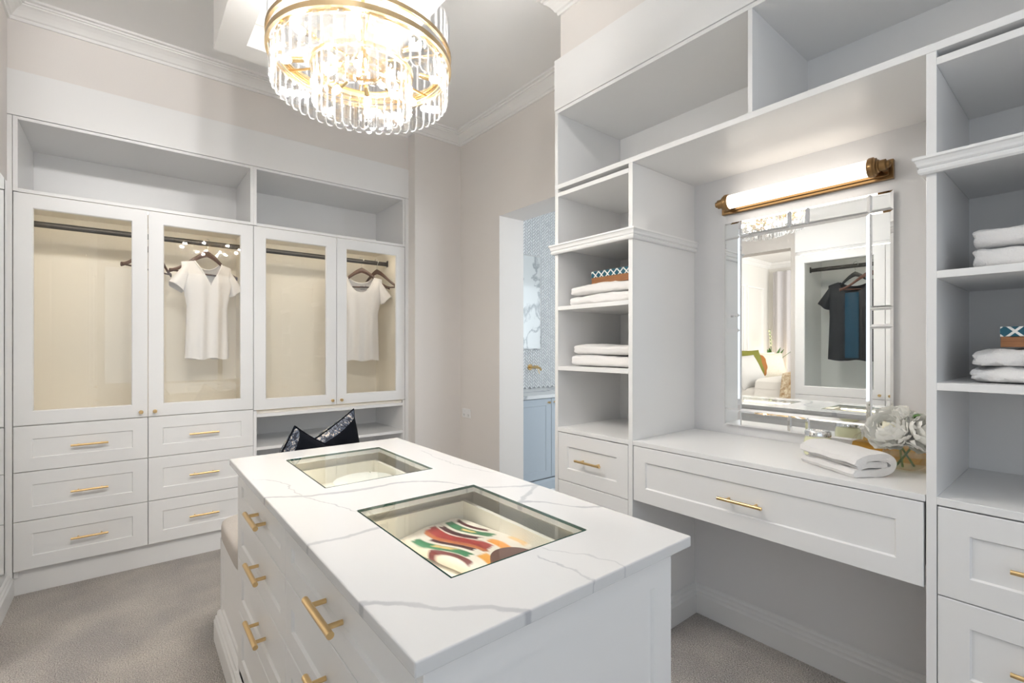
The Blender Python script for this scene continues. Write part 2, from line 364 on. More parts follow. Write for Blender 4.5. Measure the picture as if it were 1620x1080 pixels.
# petals let light through
nt = MATS['petal'].node_tree; b = nt.nodes['Principled BSDF']
tl = N(nt, 'ShaderNodeBsdfTranslucent'); tl.inputs[0].default_value = (0.98, 0.97, 0.92, 1)
ms = N(nt, 'ShaderNodeMixShader'); ms.inputs[0].default_value = 0.14
nt.links.new(b.outputs[0], ms.inputs[1]); nt.links.new(tl.outputs[0], ms.inputs[2]); nt.links.new(ms.outputs[0], nt.nodes['Material Output'].inputs[0])

# whitened crystal edges: bright edge glints put into the material
m, nt, b = newmat('crystal_edge_glint')
tr = N(nt, 'ShaderNodeBsdfTransparent'); df = N(nt, 'ShaderNodeBsdfTranslucent'); df.inputs[0].default_value = (0.95, 0.96, 0.98, 1)
gl = N(nt, 'ShaderNodeBsdfGlossy'); gl.inputs['Roughness'].default_value = 0.12
a1 = N(nt, 'ShaderNodeMixShader'); a1.inputs[0].default_value = 0.30; a2 = N(nt, 'ShaderNodeMixShader'); a2.inputs[0].default_value = 0.25
nt.links.new(tr.outputs[0], a1.inputs[1]); nt.links.new(df.outputs[0], a1.inputs[2]); nt.links.new(a1.outputs[0], a2.inputs[1]); nt.links.new(gl.outputs[0], a2.inputs[2])
nt.links.new(a2.outputs[0], nt.nodes['Material Output'].inputs[0])

# ------------------------------------------------------------------ helpers
class MB:
    """collects faces of one mesh"""
    def __init__(s): s.v = []; s.f = []; s.m = []; s.sm = []
    def add(s, vs, fs, mi=0, smooth=False):
        o = len(s.v); s.v += [tuple(p) for p in vs]
        for f in fs: s.f.append(tuple(i + o for i in f)); s.m.append(mi); s.sm.append(smooth)
        return s
    def box(s, x0, x1, y0, y1, z0, z1, mi=0):
        if x0 > x1: x0, x1 = x1, x0
        if y0 > y1: y0, y1 = y1, y0
        if z0 > z1: z0, z1 = z1, z0
        v = [(x, y, z) for z in (z0, z1) for y in (y0, y1) for x in (x0, x1)]
        return s.add(v, [(0, 2, 3, 1), (4, 5, 7, 6), (0, 1, 5, 4), (2, 6, 7, 3), (0, 4, 6, 2), (1, 3, 7, 5)], mi)
    def tube(s, a, b, r0, r1=None, n=16, cap=True, mi=0):
        r1 = r0 if r1 is None else r1
        a, b = Vector(a), Vector(b); d = (b - a).normalized()
        u = d.orthogonal().normalized(); w_ = d.cross(u)
        v = []
        for p, r in ((a, r0), (b, r1)):
            for k in range(n):
                t = 2 * PI * k / n; v.append(p + (u * math.cos(t) + w_ * math.sin(t)) * r)
        s.add(v, [(k, (k + 1) % n, n + (k + 1) % n, n + k) for k in range(n)], mi, True)
        if cap: s.add(v[:n], [tuple(range(n - 1, -1, -1))], mi); s.add(v[n:], [tuple(range(n))], mi)
        return s
    def path(s, pts, r, n=10, cap=True, mi=0, sx=1.0):
        """tube along a polyline; r may be a list"""
        pts = [Vector(p) for p in pts]; m_ = len(pts); v = []
        ref = None
        for i, p in enumerate(pts):
            d = (pts[min(i + 1, m_ - 1)] - pts[max(i - 1, 0)]).normalized()
            if ref is None: ref = d.orthogonal().normalized()
            u = (ref - d * ref.dot(d)).normalized(); ref = u; w_ = d.cross(u)
            rr = r[i] if isinstance(r, (list, tuple)) else r
            for k in range(n):
                t = 2 * PI * k / n; v.append(p + u * math.cos(t) * rr * sx + w_ * math.sin(t) * rr)
        f = [(i * n + k, i * n + (k + 1) % n, (i + 1) * n + (k + 1) % n, (i + 1) * n + k) for i in range(m_ - 1) for k in range(n)]
        s.add(v, f, mi, True)
        if cap: s.add(v[:n], [tuple(range(n - 1, -1, -1))], mi); s.add(v[-n:], [tuple(range(n))], mi)
        return s
    def lathe(s, prof, n=32, c=(0, 0, 0), mi=0, axis='z', sy=1.0):
        v = []
        for r, z in prof:
            for k in range(n):
                t = 2 * PI * k / n; p = (r * math.cos(t), r * math.sin(t) * sy, z)
                if axis == 'y': p = (p[0], p[2], p[1])
                if axis == 'x': p = (p[2], p[0], p[1])
                v.append((p[0] + c[0], p[1] + c[1], p[2] + c[2]))
        f = [(i * n + k, i * n + (k + 1) % n, (i + 1) * n + (k + 1) % n, (i + 1) * n + k) for i in range(len(prof) - 1) for k in range(n)]
        return s.add(v, f, mi, True)
    def sweep(s, prof, path, closed=False, z=0.0, mi=0, cap=True):
        """profile (distance to the left of the path, height) swept along XY path with mitred corners"""
        P_ = [Vector((p[0], p[1])) for p in path]; n = len(P_)
        segs = [(P_[(i + 1) % n] - P_[i]).normalized() for i in range(n if closed else n - 1)]
        rows = []
        for i in range(n):
            if closed: d0, d1 = segs[i - 1], segs[i]
            else: d0, d1 = segs[max(i - 1, 0)], segs[min(i, n - 2)]
            n0 = Vector((-d0.y, d0.x)); n1 = Vector((-d1.y, d1.x))
            mt = (n0 + n1) / max(1 + n0.dot(n1), 0.05)
            rows.append([(P_[i].x + mt.x * d, P_[i].y + mt.y * d, z + h) for d, h in prof])
        k = len(prof); v = [p for r_ in rows for p in r_]; f = []
        for i in range(n if closed else n - 1):
            j = (i + 1) % n
            for q in range(k - 1): f.append((i * k + q, j * k + q, j * k + q + 1, i * k + q + 1))
        s.add(v, f, mi)
        if cap and not closed: s.add(rows[0], [tuple(range(k))], mi); s.add(rows[-1], [tuple(range(k - 1, -1, -1))], mi)
        return s
    def grid(s, fn, nu, nv, mi=0, smooth=True, cu=False):
        v = [fn(i / (nu if cu else nu - 1), j / (nv - 1)) for j in range(nv) for i in range(nu)]
        f = []
        for j in range(nv - 1):
            for i in range(nu if cu else nu - 1):
                i2 = (i + 1) % nu
                f.append((j * nu + i, j * nu + i2, (j + 1) * nu + i2, (j + 1) * nu + i))
        return s.add(v, f, mi, smooth)
    def mesh(s, name, mats, inv=None):
        me = bpy.data.meshes.new(name)
        v = s.v if inv is None else [tuple(inv @ Vector(p)) for p in s.v]
        me.from_pydata(v, [], s.f)
        for mm in (mats if isinstance(mats, (list, tuple)) else [mats]): me.materials.append(MATS[mm])
        me.polygons.foreach_set('material_index', s.m)
        me.polygons.foreach_set('use_smooth', s.sm)
        bm = bmesh.new(); bm.from_mesh(me)
        bmesh.ops.remove_doubles(bm, verts=bm.verts, dist=1e-5)
        bmesh.ops.recalc_face_normals(bm, faces=bm.faces)
        for e in bm.edges:
            if len(e.link_faces) == 2 and e.calc_face_angle(0) > 0.65: e.smooth = False
        bm.to_mesh(me); bm.free(); me.update()
        return me

def place(name, me, parent=None, loc=(0, 0, 0), rot=(0, 0, 0), scale=None):
    o = bpy.data.objects.new(name, me); COL.objects.link(o)
    o.location = loc; o.rotation_euler = rot
    if scale: o.scale = scale
    if parent is not None: o.parent = parent
    return o
def obj(name, mb, mats, parent=None, world=False, bevel=0.0, loc=(0, 0, 0), rot=(0, 0, 0), sub=0):
    inv = None
    if world and parent is not None: inv = WM[parent.name].inverted()
    o = place(name, mb.mesh(name, mats, inv), parent, loc, rot)
    if bevel:
        mo = o.modifiers.new('bevel', 'BEVEL'); mo.width = bevel; mo.segments = 2; mo.limit_method = 'ANGLE'; mo.angle_limit = 0.7
    if sub:
        mo = o.modifiers.new('subdiv', 'SUBSURF'); mo.levels = sub; mo.render_levels = sub
    return o
WM = {}
def tag(o, label, cat, group=None, kind=None):
    if label: o['label'] = label
    if cat: o['category'] = cat
    if group: o['group'] = group
    if kind: o['kind'] = kind
    return o
def thing(name, label, cat, loc=(0, 0, 0), rz=0.0, group=None, rot=None):
    o = bpy.data.objects.new(name, None); COL.objects.link(o); o.empty_display_size = 0.05
    o.location = loc; o.rotation_euler = rot if rot else (0, 0, rz)
    e = o.rotation_euler
    WM[o.name] = Matrix.Translation(loc) @ e.to_matrix().to_4x4()
    return tag(o, label, cat, group)
def struct(name, mb, mats, label, bevel=0.0):
    o = obj(name, mb, mats, bevel=bevel); o['kind'] = 'structure'; o['label'] = label
    return o
def copy_tree(o, parent=None):
    c = o.copy(); COL.objects.link(c); c.parent = parent
    for ch in o.children: copy_tree(ch, c)
    return c

# key dimensions
XL, XR = -0.465, 2.115           # left and right wall
YW = 3.40                        # wardrobe front
XF = 1.63                        # front of the right-hand joinery
ZC = 2.97                        # ceiling

# ------------------------------------------------------------------ room shell
struct('floor', MB().box(-0.95, 2.345, -1.75, 4.15, -0.05, 0.0), 'carpet', 'grey-beige twist pile carpet on the dressing room floor')
struct('ceiling', MB().box(-0.95, 2.345, -1.75, 4.15, ZC, ZC + 0.08), 'ceiling', 'flat pale painted ceiling')
mb = MB().box(-0.95, 1.705, 3.95, 4.10, 0, ZC).box(-0.95, 1.705, 3.41, 3.95, 2.635, ZC).box(1.705, XR, 3.29, 4.10, 0, ZC)
struct('wall_back', mb, 'wall', 'warm beige back wall above and beside the glazed wardrobe')
mb = MB().box(XR, 2.345, 2.768, 4.10, 0, ZC).box(XR, 2.345, 1.90, 2.768, 2.21, ZC).box(XR, 2.345, -1.75, 1.90, 0, ZC)
mb.box(1.66, XR, -1.6, 1.676, 2.65, ZC)
struct('wall_right', mb, 'wall', 'beige right wall with the bathroom doorway opening')
struct('wall_vanity', MB().box(2.109, XR + 0.0005, 0.291, 1.225, 0, 2.02), 'wall_pale', 'pale grey painted panel behind the vanity mirror')
mb = MB().box(-0.615, XL, 2.62, 4.10, 0, ZC).box(-0.615, XL, 1.757, 2.62, 2.142, ZC).box(-0.615, XL, 1.64, 1.757, 0, ZC)
mb.box(-0.95, -0.83, 0.30, 1.757, 0, ZC).box(-0.83, -0.26, 0.40, 1.64, 2.404, ZC).box(-0.615, XL, 0.02, 0.40, 0, ZC)
mb.box(-0.615, XL, -1.75, -1.52, 0, ZC).box(-0.615, XL, -1.52, 0.02, 0, 0.68).box(-0.615, XL, -1.52, 0.02, 2.42, ZC)
struct('wall_left', mb, 'wall', 'beige left wall with the opening to the bedroom')
# near wall, with an unseen window added as a light source
mb = MB().box(-0.615, -0.30, -1.75, -1.6, 0, ZC).box(1.80, 2.345, -1.75, -1.6, 0, ZC).box(-0.30, 1.80, -1.75, -1.6, 0, 0.7).box(-0.30, 1.80, -1.75, -1.6, 2.4, ZC)
struct('wall_front', mb, 'wall', 'beige wall with an added window behind the viewer')
win = MB()
for a in (-0.30, 0.37, 1.07, 1.74): win.box(a, a + 0.06, -1.70, -1.64, 0.7, 2.4)
for a in (0.7, 2.34): win.box(-0.24, 1.74, -1.70, -1.64, a, a + 0.06)
wo = struct('added_window_1', win, 'trim', 'white framed window added behind the viewer as a light source')
win = MB()
for a in (-1.52, -0.78, -0.04): win.box(-0.56, -0.49, a, a + 0.06, 0.68, 2.42)
for a in (0.68, 2.36): win.box(-0.56, -0.49, -1.46, -0.04, a, a + 0.06)
struct('added_window_2', win, 'trim', 'white framed window added in the left wall for fill light')  # made-up window frame around the added side light
# plaster cornice all round
CORN = [(0, -0.088), (0.010, -0.088), (0.012, -0.080), (0.012, -0.074), (0.020, -0.070), (0.026, -0.060), (0.036, -0.046), (0.050, -0.033), (0.060, -0.027), (0.060, -0.021), (0.068, -0.019), (0.070, -0.012), (0.085, -0.010), (0.088, 0.0)]
mb = MB().sweep(CORN, [(1.66, -1.6), (1.66, 1.676), (XR, 1.676), (XR, 3.29), (1.705, 3.29), (1.705, 3.41), (XL, 3.41), (XL, 1.64), (-0.26, 1.64), (-0.26, 0.40), (XL, 0.40), (XL, -1.6)], closed=True, z=ZC)
struct('trim_1', mb, 'plaster', 'white moulded plaster cornice round the ceiling')
SK = [(0, 0), (0.022, 0), (0.022, 0.085), (0.019, 0.090), (0.017, 0.094), (0.017, 0.103), (0.013, 0.107), (0.011, 0.112), (0.011, 0.122), (0.006, 0.130), (0, 0.134)]
struct('baseboard_right', MB().sweep(SK, [(2.109, 0.291), (2.109, 1.2235), (1.662, 1.2235)]), 'trim', 'white stepped skirting board under the vanity')
struct('baseboard_back', MB().sweep(SK, [(XR, 2.768), (XR, 3.29), (1.705, 3.29), (1.705, 3.42)]), 'trim', 'white skirting board beside the bathroom doorway')
struct('baseboard_left', MB().sweep(SK, [(XL, 3.43), (XL, 2.62)]), 'trim', 'white skirting board along the left wall')

# dropped plaster frame on the ceiling, open in the middle, with an acanthus border inside
FX0, FX1, FY0, FY1, FZ = 0.295, 0.934, 0.657, 2.457, 2.562
IX0, IX1, IY0, IY1 = 0.403, 0.826, 0.775, 2.339
mb = MB().box(FX0, IX0, FY0, FY1, FZ, ZC + .001).box(IX1, FX1, FY0, FY1, FZ, ZC + .001).box(IX0, IX1, FY0, IY0, FZ, ZC + .001).box(IX0, IX1, IY1, FY1, FZ, ZC + .001)
fr = struct('trim_2', mb, 'plaster', 'dropped white plaster ceiling frame above the chandelier')
def scroll(u, v):   # raised acanthus scrolls
    a = (u % 1.0) * 2 - 1
    leaf = 0
    for k in range(3):
        cx_, cy_, rr = (-0.45 + 0.45 * k), 0.35 + 0.25 * (k % 2), 0.34
        d = math.hypot(a - cx_, (v - cy_) * 1.3); th = math.atan2(v - cy_, a - cx_)
        leaf += max(0, math.cos(d * 16 - th * 1.0)) * max(0, 1 - d / rr)
    return 0.016 * leaf + 0.006 * max(0, math.sin(v * PI)) + (0.010 if v < .06 or v > .94 else 0)
def border(length, m0):
    rep = max(2, round(length / 0.22)); mb = MB()
    nu = rep * 18 + 1
    def fn(u, v): return (u * length, -0.012 - scroll(u * rep, v), v * 0.115)
    mb.grid(fn, nu, 22)
    return mb
for (ox, oy, rz, ln) in ((IX0, IY1, 0, IX1 - IX0), (IX1, IY1, -PI / 2, IY1 - IY0), (IX1, IY0, PI, IX1 - IX0), (IX0, IY0, PI / 2, IY1 - IY0)):
    o = obj('acanthus_border', border(ln, 0), 'plaster', fr, loc=(ox, oy, 2.650), rot=(-0.75, 0, 0) if rz == 0 else (0, 0, rz))
    if rz: o.rotation_euler = (Matrix.Rotation(rz, 3, 'Z') @ Matrix.Rotation(-0.75, 3, 'X')).to_euler()

# ------------------------------------------------------------------ joinery kit (local frame: x along the front, y into the unit, z up; front at y = 0)
def shaker(w_, h_, t=0.019, rail=0.062, rec=0.006, hole=False):
    """framed front, lower-left-front corner at origin"""
    mb = MB(); e = 0.0015; c = 0.004
    def ring(x0, x1, z0, z1, y): return [(x0, y, z0), (x1, y, z0), (x1, y, z1), (x0, y, z1)]
    R_ = [ring(0, w_, 0, h_, t), ring(0, w_, 0, h_, e), ring(e, w_ - e, e, h_ - e, 0), ring(rail, w_ - rail, rail, h_ - rail, 0),
          ring(rail + c, w_ - rail - c, rail + c, h_ - rail - c, rec)]
    if hole: R_ += [ring(rail + c, w_ - rail - c, rail + c, h_ - rail - c, t), ring(0, w_, 0, h_, t)]
    v = [p for r_ in R_ for p in r_]; f = []
    for i in range(len(R_) - 1):
        for k in range(4): f.append((i * 4 + k, i * 4 + (k + 1) % 4, (i + 1) * 4 + (k + 1) % 4, (i + 1) * 4 + k))
    if not hole: f.append((16, 17, 18, 19)); f.append((3, 2, 1, 0))
    return mb.add(v, f)
def bar_handle(L_, r=0.0055, off=0.030, mat='brass'):
    mb = MB(); a = L_ / 2
    mb.tube((-a, -off, 0), (a, -off, 0), r, n=14)
    for s in (-1, 1): mb.tube((s * a * 0.62, -off, 0), (s * a * 0.62, 0.0, 0), r * 0.72, n=10)
    return mb
KNOB = MB().lathe([(0.0001, -0.026), (0.008, -0.0258), (0.0105, -0.022), (0.0105, -0.016), (0.008, -0.013), (0.005, -0.010), (0.005, -0.002), (0.008, 0.0)], 18, axis='y').mesh('knob', 'brass')
HANDLE = bar_handle(0.15).mesh('handle', 'brass')
_fronts = {}
def drawer(parent, x, z, w_, h_, handle=HANDLE, hx=None, hz=None, rail=0.062, mat='joinery', y=0.0):
    key = (round(w_, 4), round(h_, 4), rail, mat)
    if key not in _fronts: _fronts[key] = shaker(w_, h_, rail=rail).mesh('drawer', mat)
    d = place('drawer', _fronts[key], parent, (x, y, z))
    hd = place('handle', handle, d, (w_ / 2 if hx is None else hx, 0.004, h_ / 2 if hz is None else hz))
    hd['label'] = 'brushed brass bar handle'
    return d
def glass_door(parent, x, z, w_, h_, knob_side, rail=0.068, pane='pane', knob_z=0.03):
    d = obj('door', shaker(w_, h_, 0.020, rail, 0.005, True), 'joinery', parent, loc=(x, 0, z))
    e = rail + 0.004
    obj('glass_pane', MB().box(e - 0.003, w_ - e + 0.003, 0.009, 0.013, e - 0.003, h_ - e + 0.003), pane, d)
    place('knob', KNOB, d, (w_ - 0.030 if knob_side > 0 else 0.030, 0, knob_z))['label'] = 'small brass knob'
    return d
def panels(parent, name, boxes, mat='joinery', bevel=0.0012):
    for bx in boxes: obj(name, MB().box(*bx), mat, parent, bevel=bevel)

# ------------------------------------------------------------------ back wardrobe, two units
G = 0.0015
def rail_obj(parent, x0, x1, z, y=0.27):
    n = 16; v = []
    mb = MB()
    prof = [(0.0075 * math.cos(2 * PI * k / n), 0.0165 * math.sin(2 * PI * k / n)) for k in range(n)]
    v = [(x, y + p[0], z + p[1]) for x in (x0, x1) for p in prof]
    mb.add(v, [(k, (k + 1) % n, n + (k + 1) % n, n + k) for k in range(n)] , 0, True)
    r_ = obj('hanging_rail', mb, 'dark_metal', parent); r_['label'] = 'dark metal hanging rail'
    for x, s in ((x0, 1), (x1, -1)):
        obj('rail_bracket', MB().box(x - .001, x + s * 0.004, y - 0.014, y + 0.014, z - 0.022, z + 0.028), 'dark_metal', r_)

WD = 0.51
def wardrobe_unit(label, X0, X1, low):
    W_ = X1 - X0
    t = thing('glazed_wardrobe', label, 'wardrobe', (X0, YW, 0))
    T = 0.018
    panels(t, 'side_panel', [(0, T, 0.022, WD, 0.09, 2.404), (W_ - T, W_, 0.022, WD, 0.09, 2.404)])
    panels(t, 'side_panel', [(0, T, 0, 0.0215, 2.029, 2.404), (W_ - T, W_, 0, 0.0215, 2.029, 2.404)])
    panels(t, 'shelf', [(T, W_ - T, 0, WD, 2.027, 2.045)]); panels(t, 'top_panel', [(T, W_ - T, 0, WD, 2.388, 2.404)])
    panels(t, 'back_panel', [(T, W_ - T, WD, WD + 0.012, 2.045, 2.388)], bevel=0)
    # cream lined hanging space
    base = 0.850 if not low else 0.822
    lin = MB().box(T, W_ - T, WD - 0.004, WD + 0.01, base, 2.027).box(T, T + 0.002, 0.022, WD - .004, base, 2.027).box(W_ - T - 0.002, W_ - T, 0.022, WD - .004, base, 2.027).box(T, W_ - T, 0.022, WD, base, base + 0.016).box(T, W_ - T, 0.022, WD, 2.022, 2.0268)
    obj('lining', lin, 'cream', t)
    lb = obj('led_strip', MB().box(T + 0.02, W_ - T - 0.02, 0.030, 0.042, 2.013, 2.0215), 'led', t); lb['label'] = 'warm light strip inside the wardrobe top'
    rail_obj(t, T + 0.003, W_ - T - 0.003, 1.925)
    panels(t, 'plinth', [(0, W_, 0.030, 0.046, 0, 0.125)])
    dw = W_ / 2
    zb = 0.856 if not low else 0.846
    glass_door(t, G, zb, dw - 2 * G, 2.024 - zb, 1); glass_door(t, dw + G, zb, dw - 2 * G, 2.024 - zb, -1)
    return t, W_, T
t, W_, T = wardrobe_unit('white wardrobe with two glass doors above six drawers, against the back wall', -0.445, 0.625, False)
for k, (z0, z1) in enumerate(((0.129, 0.373), (0.376, 0.620), (0.623, 0.852))):
    for q in (0, 1): drawer(t, q * W_ / 2 + G, z0, W_ / 2 - 2 * G, z1 - z0, hx=W_ / 4 + (0.02 if q == 0 else 0.0), rail=0.066)
obj('carcass', MB().box(T, W_ - T, 0.03, WD, 0.129, 0.845), 'joinery', t)
t, W2, T = wardrobe_unit('white wardrobe with two glass doors above open shelves, in the room corner', 0.625, 1.675, True)
panels(t, 'shelf', [(T, W2 - T, 0.0, WD, 0.800, 0.8215), (T, W2 - T, 0.0, WD, 0.588, 0.608), (T, W2 - T, 0.0, WD, 0.34, 0.36), (T, W2 - T, 0.0, WD, 0.125, 0.145)])
panels(t, 'side_panel', [(0, T, 0, 0.0215, 0.129, 0.842), (W2 - T, W2, 0, 0.0215, 0.129, 0.842)])
panels(t, 'back_panel', [(T, W2 - T, WD, WD + 0.012, 0.145, 0.80)], bevel=0)
struct('trim_3', MB().box(XL, 1.705, YW - 0.004, 3.4095, 2.406, 2.632), 'joinery', 'plain white fascia board above the back wardrobe', 0.0015)
struct('trim_4', MB().box(XL, -0.4465, YW, YW + 0.02, 0.10, 2.404), 'joinery', 'narrow white filler strip at the left end of the back wardrobe', 0.001)
struct('trim_5', MB().box(1.6765, 1.705, YW - 0.002, YW + 0.03, 0.0, 2.404), 'joinery', 'narrow white filler strip at the right end of the back wardrobe', 0.001)
# tall mirror on the left wall
t = thing('wall_mirror', 'tall frameless mirror on the left wall beside the wardrobe', 'mirror', (XL, 3.0, 0.11))
obj('mirror_glass', MB().box(0.001, 0.006, -0.36, 0.36, 0, 1.95), 'mirror', t, bevel=0.0015)

# ------------------------------------------------------------------ right-hand joinery
RZ = -PI / 2
MOULD = [(0, -0.004), (0.010, -0.004), (0.014, 0.001), (0.015, 0.008), (0.011, 0.013), (0.014, 0.0145), (0.0165, 0.018), (0.017, 0.024), (0.020, 0.031), (0.024, 0.034), (0.024, 0.041), (0, 0.041)]
DEP = 0.482
def tower(label, Y1, W_):
    """Y1 = the end farther from the viewer"""
    t = thing('shelving_tower', label, 'shelving', (XF, Y1, 0), RZ)
    T = 0.021
    for x0 in (0, W_ - T):
        obj('side_panel', MB().box(x0, x0 + T, 0, DEP, 0.0, 2.018), 'joinery_side', t, bevel=0.0012)
    i0, i1 = T, W_ - T
    for z1 in (2.0, 1.745, 1.448, 1.158): obj('shelf', MB().box(i0, i1, 0.0, DEP - .004, z1 - 0.0195, z1), 'joinery', t, bevel=0.0012)
    obj('shelf', MB().box(i0, i1, 0.0, DEP - .004, 0.842, 0.862), 'joinery', t, bevel=0.0012)
    obj('back_panel', MB().box(i0, i1, DEP - 0.004, DEP, 0.862, 2.0), 'joinery', t)
    obj('carcass', MB().box(i0, i1, 0.024, DEP - .005, 0.10, 0.840), 'joinery', t)
    obj('plinth', MB().box(i0, i1, 0.03, 0.045, 0, 0.10), 'joinery', t)
    for z0, z1 in ((0.612, 0.838), (0.362, 0.609), (0.105, 0.359)):
        drawer(t, i0 + 0.002, z0, i1 - i0 - 0.004, z1 - z0, rail=0.060)
    Y0 = Y1 - W_
    obj('moulding', MB().sweep(MOULD, [(XR - 0.008, Y0), (XF, Y0), (XF, Y1), (XR - 0.002, Y1)], z=1.705), 'joinery', t, world=True)
    return t
tower('tall white shelving tower with drawers beside the bathroom doorway', 1.685, 0.461)
tower('tall white shelving tower with drawers at the right edge', 0.2905, 0.461)

t = thing('dressing_table', 'white wall-hung vanity desk with one wide drawer', 'vanity', (XF, 1.2235, 0), RZ)
VW = 0.932
obj('desktop', MB().box(0.0005, VW - 0.0005, 0.0, DEP - 0.006, 0.844, 0.862), 'joinery', t, bevel=0.0012)
obj('carcass', MB().box(0.012, VW - 0.012, 0.022, DEP - 0.03, 0.655, 0.842), 'joinery', t)
drawer(t, 0.004, 0.618, VW - 0.008, 0.223, hx=VW / 2 - 0.018, hz=0.105, rail=0.058)
o = tag(obj('power_box', MB().box(2.06, 2.108, 0.86, 0.99, 0.575, 0.650), 'plastic_white', bevel=0.003), 'small white power box under the vanity drawer', 'power box')

t = thing('overhead_cabinet', 'long white open overhead cabinet above the vanity', 'cabinet', (XF, 1.685, 0), RZ)
UW = 1.685 + 0.17
obj('base_panel', MB().box(0.0, UW, 0.0, DEP, 2.0185, 2.040), 'joinery', t, bevel=0.0012)
obj('top_panel', MB().box(0.0, UW, 0.0, DEP, 2.388, 2.404), 'joinery', t, bevel=0.0012)
obj('back_panel', MB().box(0.02, UW - .02, DEP - 0.004, DEP, 2.04, 2.388), 'joinery', t)
for x0 in (0.0, 0.933, UW - 0.02): obj('side_panel' if x0 != 0.933 else 'divider', MB().box(x0, x0 + 0.020 - (0.005 if x0 == .933 else 0), 0.0, DEP - .004, 2.040, 2.388), 'joinery', t, bevel=0.0012)
struct('trim_6', MB().box(XF - 0.003, 1.6595, -0.17, 1.687, 2.406, 2.650), 'joinery', 'plain white fascia board above the overhead cabinet', 0.0015)

# ------------------------------------------------------------------ island: cabinet, worktop, ottoman
IZ = 0.862
t = thing('island_cabinet', 'white island cabinet with drawers and brass bar handles', 'cabinet', (0.297, 0.551, 0))
BX0, BX1, BY0, BY1 = 0.297, 0.862, 0.551, 1.880
obj('carcass', MB().box(BX0 + 0.020, BX1 - 0.020, BY0 + 0.020, BY1 - 0.001, 0.0, 0.735), 'joinery', t, world=True)
mb = MB().box(BX0 + 0.020, BX0 + 0.035, BY0 + .02, BY1 - .001, 0.735, 0.8395).box(BX1 - 0.035, BX1 - 0.020, BY0 + .02, BY1 - .001, 0.735, 0.8395)
mb.box(BX0 + .035, BX1 - .035, BY0 + .02, BY0 + .035, 0.735, 0.8395).box(BX0 + .035, BX1 - .035, BY1 - .03, BY1 - .001, 0.735, 0.8395).box(BX0 + .035, BX1 - .035, 1.215, 1.245, 0.735, 0.8395)
obj('frame', mb, 'cream_white', t, world=True)
BIGH = bar_handle(0.150, 0.0068, 0.031).mesh('handle', 'brass')
rows = ((0.150, 0.348), (0.351, 0.531), (0.534, 0.691), (0.694, 0.834))
def rot_part(o, x, y, z, rz):
    o.matrix_local = WM[t.name].inverted() @ (Matrix.Translation((x, y, z)) @ Matrix.Rotation(rz, 4, 'Z'))
for Ya, Yb in ((1.860, 1.2405), (1.2375, 0.572)):
    for z0, z1 in rows:
        d = drawer(t, 0, 0, Ya - Yb, z1 - z0, handle=BIGH, rail=0.050, hx=(Ya - Yb) / 2 + (0.03 if Ya > 1.5 else 0), hz=(z1 - z0) / 2 - 0.008)
        rot_part(d, BX0, Ya, z0, RZ)
for Ya, Yb in ((0.5705, 0.5715), (1.8605, 1.880)):
    obj('stile', MB().box(BX0, BX0 + 0.0195, Ya, Yb, 0.134, 0.8395), 'joinery', t, world=True, bevel=0.001)
d = obj('end_panel', shaker(BX1 - BX0 - 0.001, 0.8395 - 0.132, rail=0.060), 'joinery', t)
rot_part(d, BX0 + .0005, BY0, 0.132, 0)
d = obj('side_panel', shaker(BY1 - BY0 - .0195, 0.8395 - 0.132, rail=0.060), 'joinery', t); rot_part(d, BX1, BY0 + .0195, 0.132, PI / 2)
obj('skirting', MB().sweep(SK, [(BX1, BY1), (BX1, BY0), (BX0, BY0), (BX0, BY1)]), 'joinery', t, world=True)
PANES = ((0.691, 1.116), (1.348, 1.769)); PX0, PX1 = 0.4265, 0.761
for (y0, y1), ty0, ty1 in ((PANES[0], 0.645, 1.160), (PANES[1], 1.292, 1.800)):
    a = 0.012
    tr = MB().box(0.372, 0.755 + a, ty0 - a, ty1 + a, 0.7355, 0.748).box(0.372, 0.372 + a, ty0, ty1, 0.748, 0.806).box(0.755, 0.755 + a, ty0, ty1, 0.748, 0.806).box(0.372, 0.755 + a, ty0 - a, ty0, 0.748, 0.806).box(0.372, 0.755 + a, ty1, ty1 + a, 0.748, 0.806)
    o = obj('display_tray', tr, 'cream_white', t, world=True); o['label'] = 'shallow cream tray under the glass'
    o = obj('led_strip', MB().box(0.385, 0.395, y0, y1, 0.828, 0.8385), 'led_island', t, world=True); o['label'] = 'warm light strip below the stone top'

t = thing('stone_worktop', 'white quartz island top with grey veins and two glass inserts', 'worktop', (0.275, 0.531, 0.840))
X_ = [0.275, PX0 - .002, PX1 + .002, 0.9025]; Y_ = [0.531, PANES[0][0] - .002, PANES[0][1] + .002, PANES[1][0] - .002, PANES[1][1] + .002, 1.903]
bm = bmesh.new(); vt = {}
def V_(i, j, z):
    k = (i, j, z)
    if k not in vt: vt[k] = bm.verts.new((X_[i], Y_[j], z))
    return vt[k]
cells = {(i, j) for i in range(3) for j in range(5)} - {(1, 1), (1, 3)}
for (i, j) in cells:
    bm.faces.new([V_(i, j, IZ), V_(i + 1, j, IZ), V_(i + 1, j + 1, IZ), V_(i, j + 1, IZ)])
    bm.faces.new([V_(i, j + 1, .840), V_(i + 1, j + 1, .840), V_(i + 1, j, .840), V_(i, j, .840)])
    for (di, dj, a, b_) in ((-1, 0, (i, j + 1), (i, j)), (1, 0, (i + 1, j), (i + 1, j + 1)), (0, -1, (i, j), (i + 1, j)), (0, 1, (i + 1, j + 1), (i, j + 1))):
        if (i + di, j + dj) not in cells:
            bm.faces.new([V_(*a, .840), V_(*b_, .840), V_(*b_, IZ), V_(*a, IZ)])
bmesh.ops.recalc_face_normals(bm, faces=bm.faces)
me = bpy.data.meshes.new('slab'); bm.to_mesh(me); bm.free(); me.materials.append(MATS['quartz'])
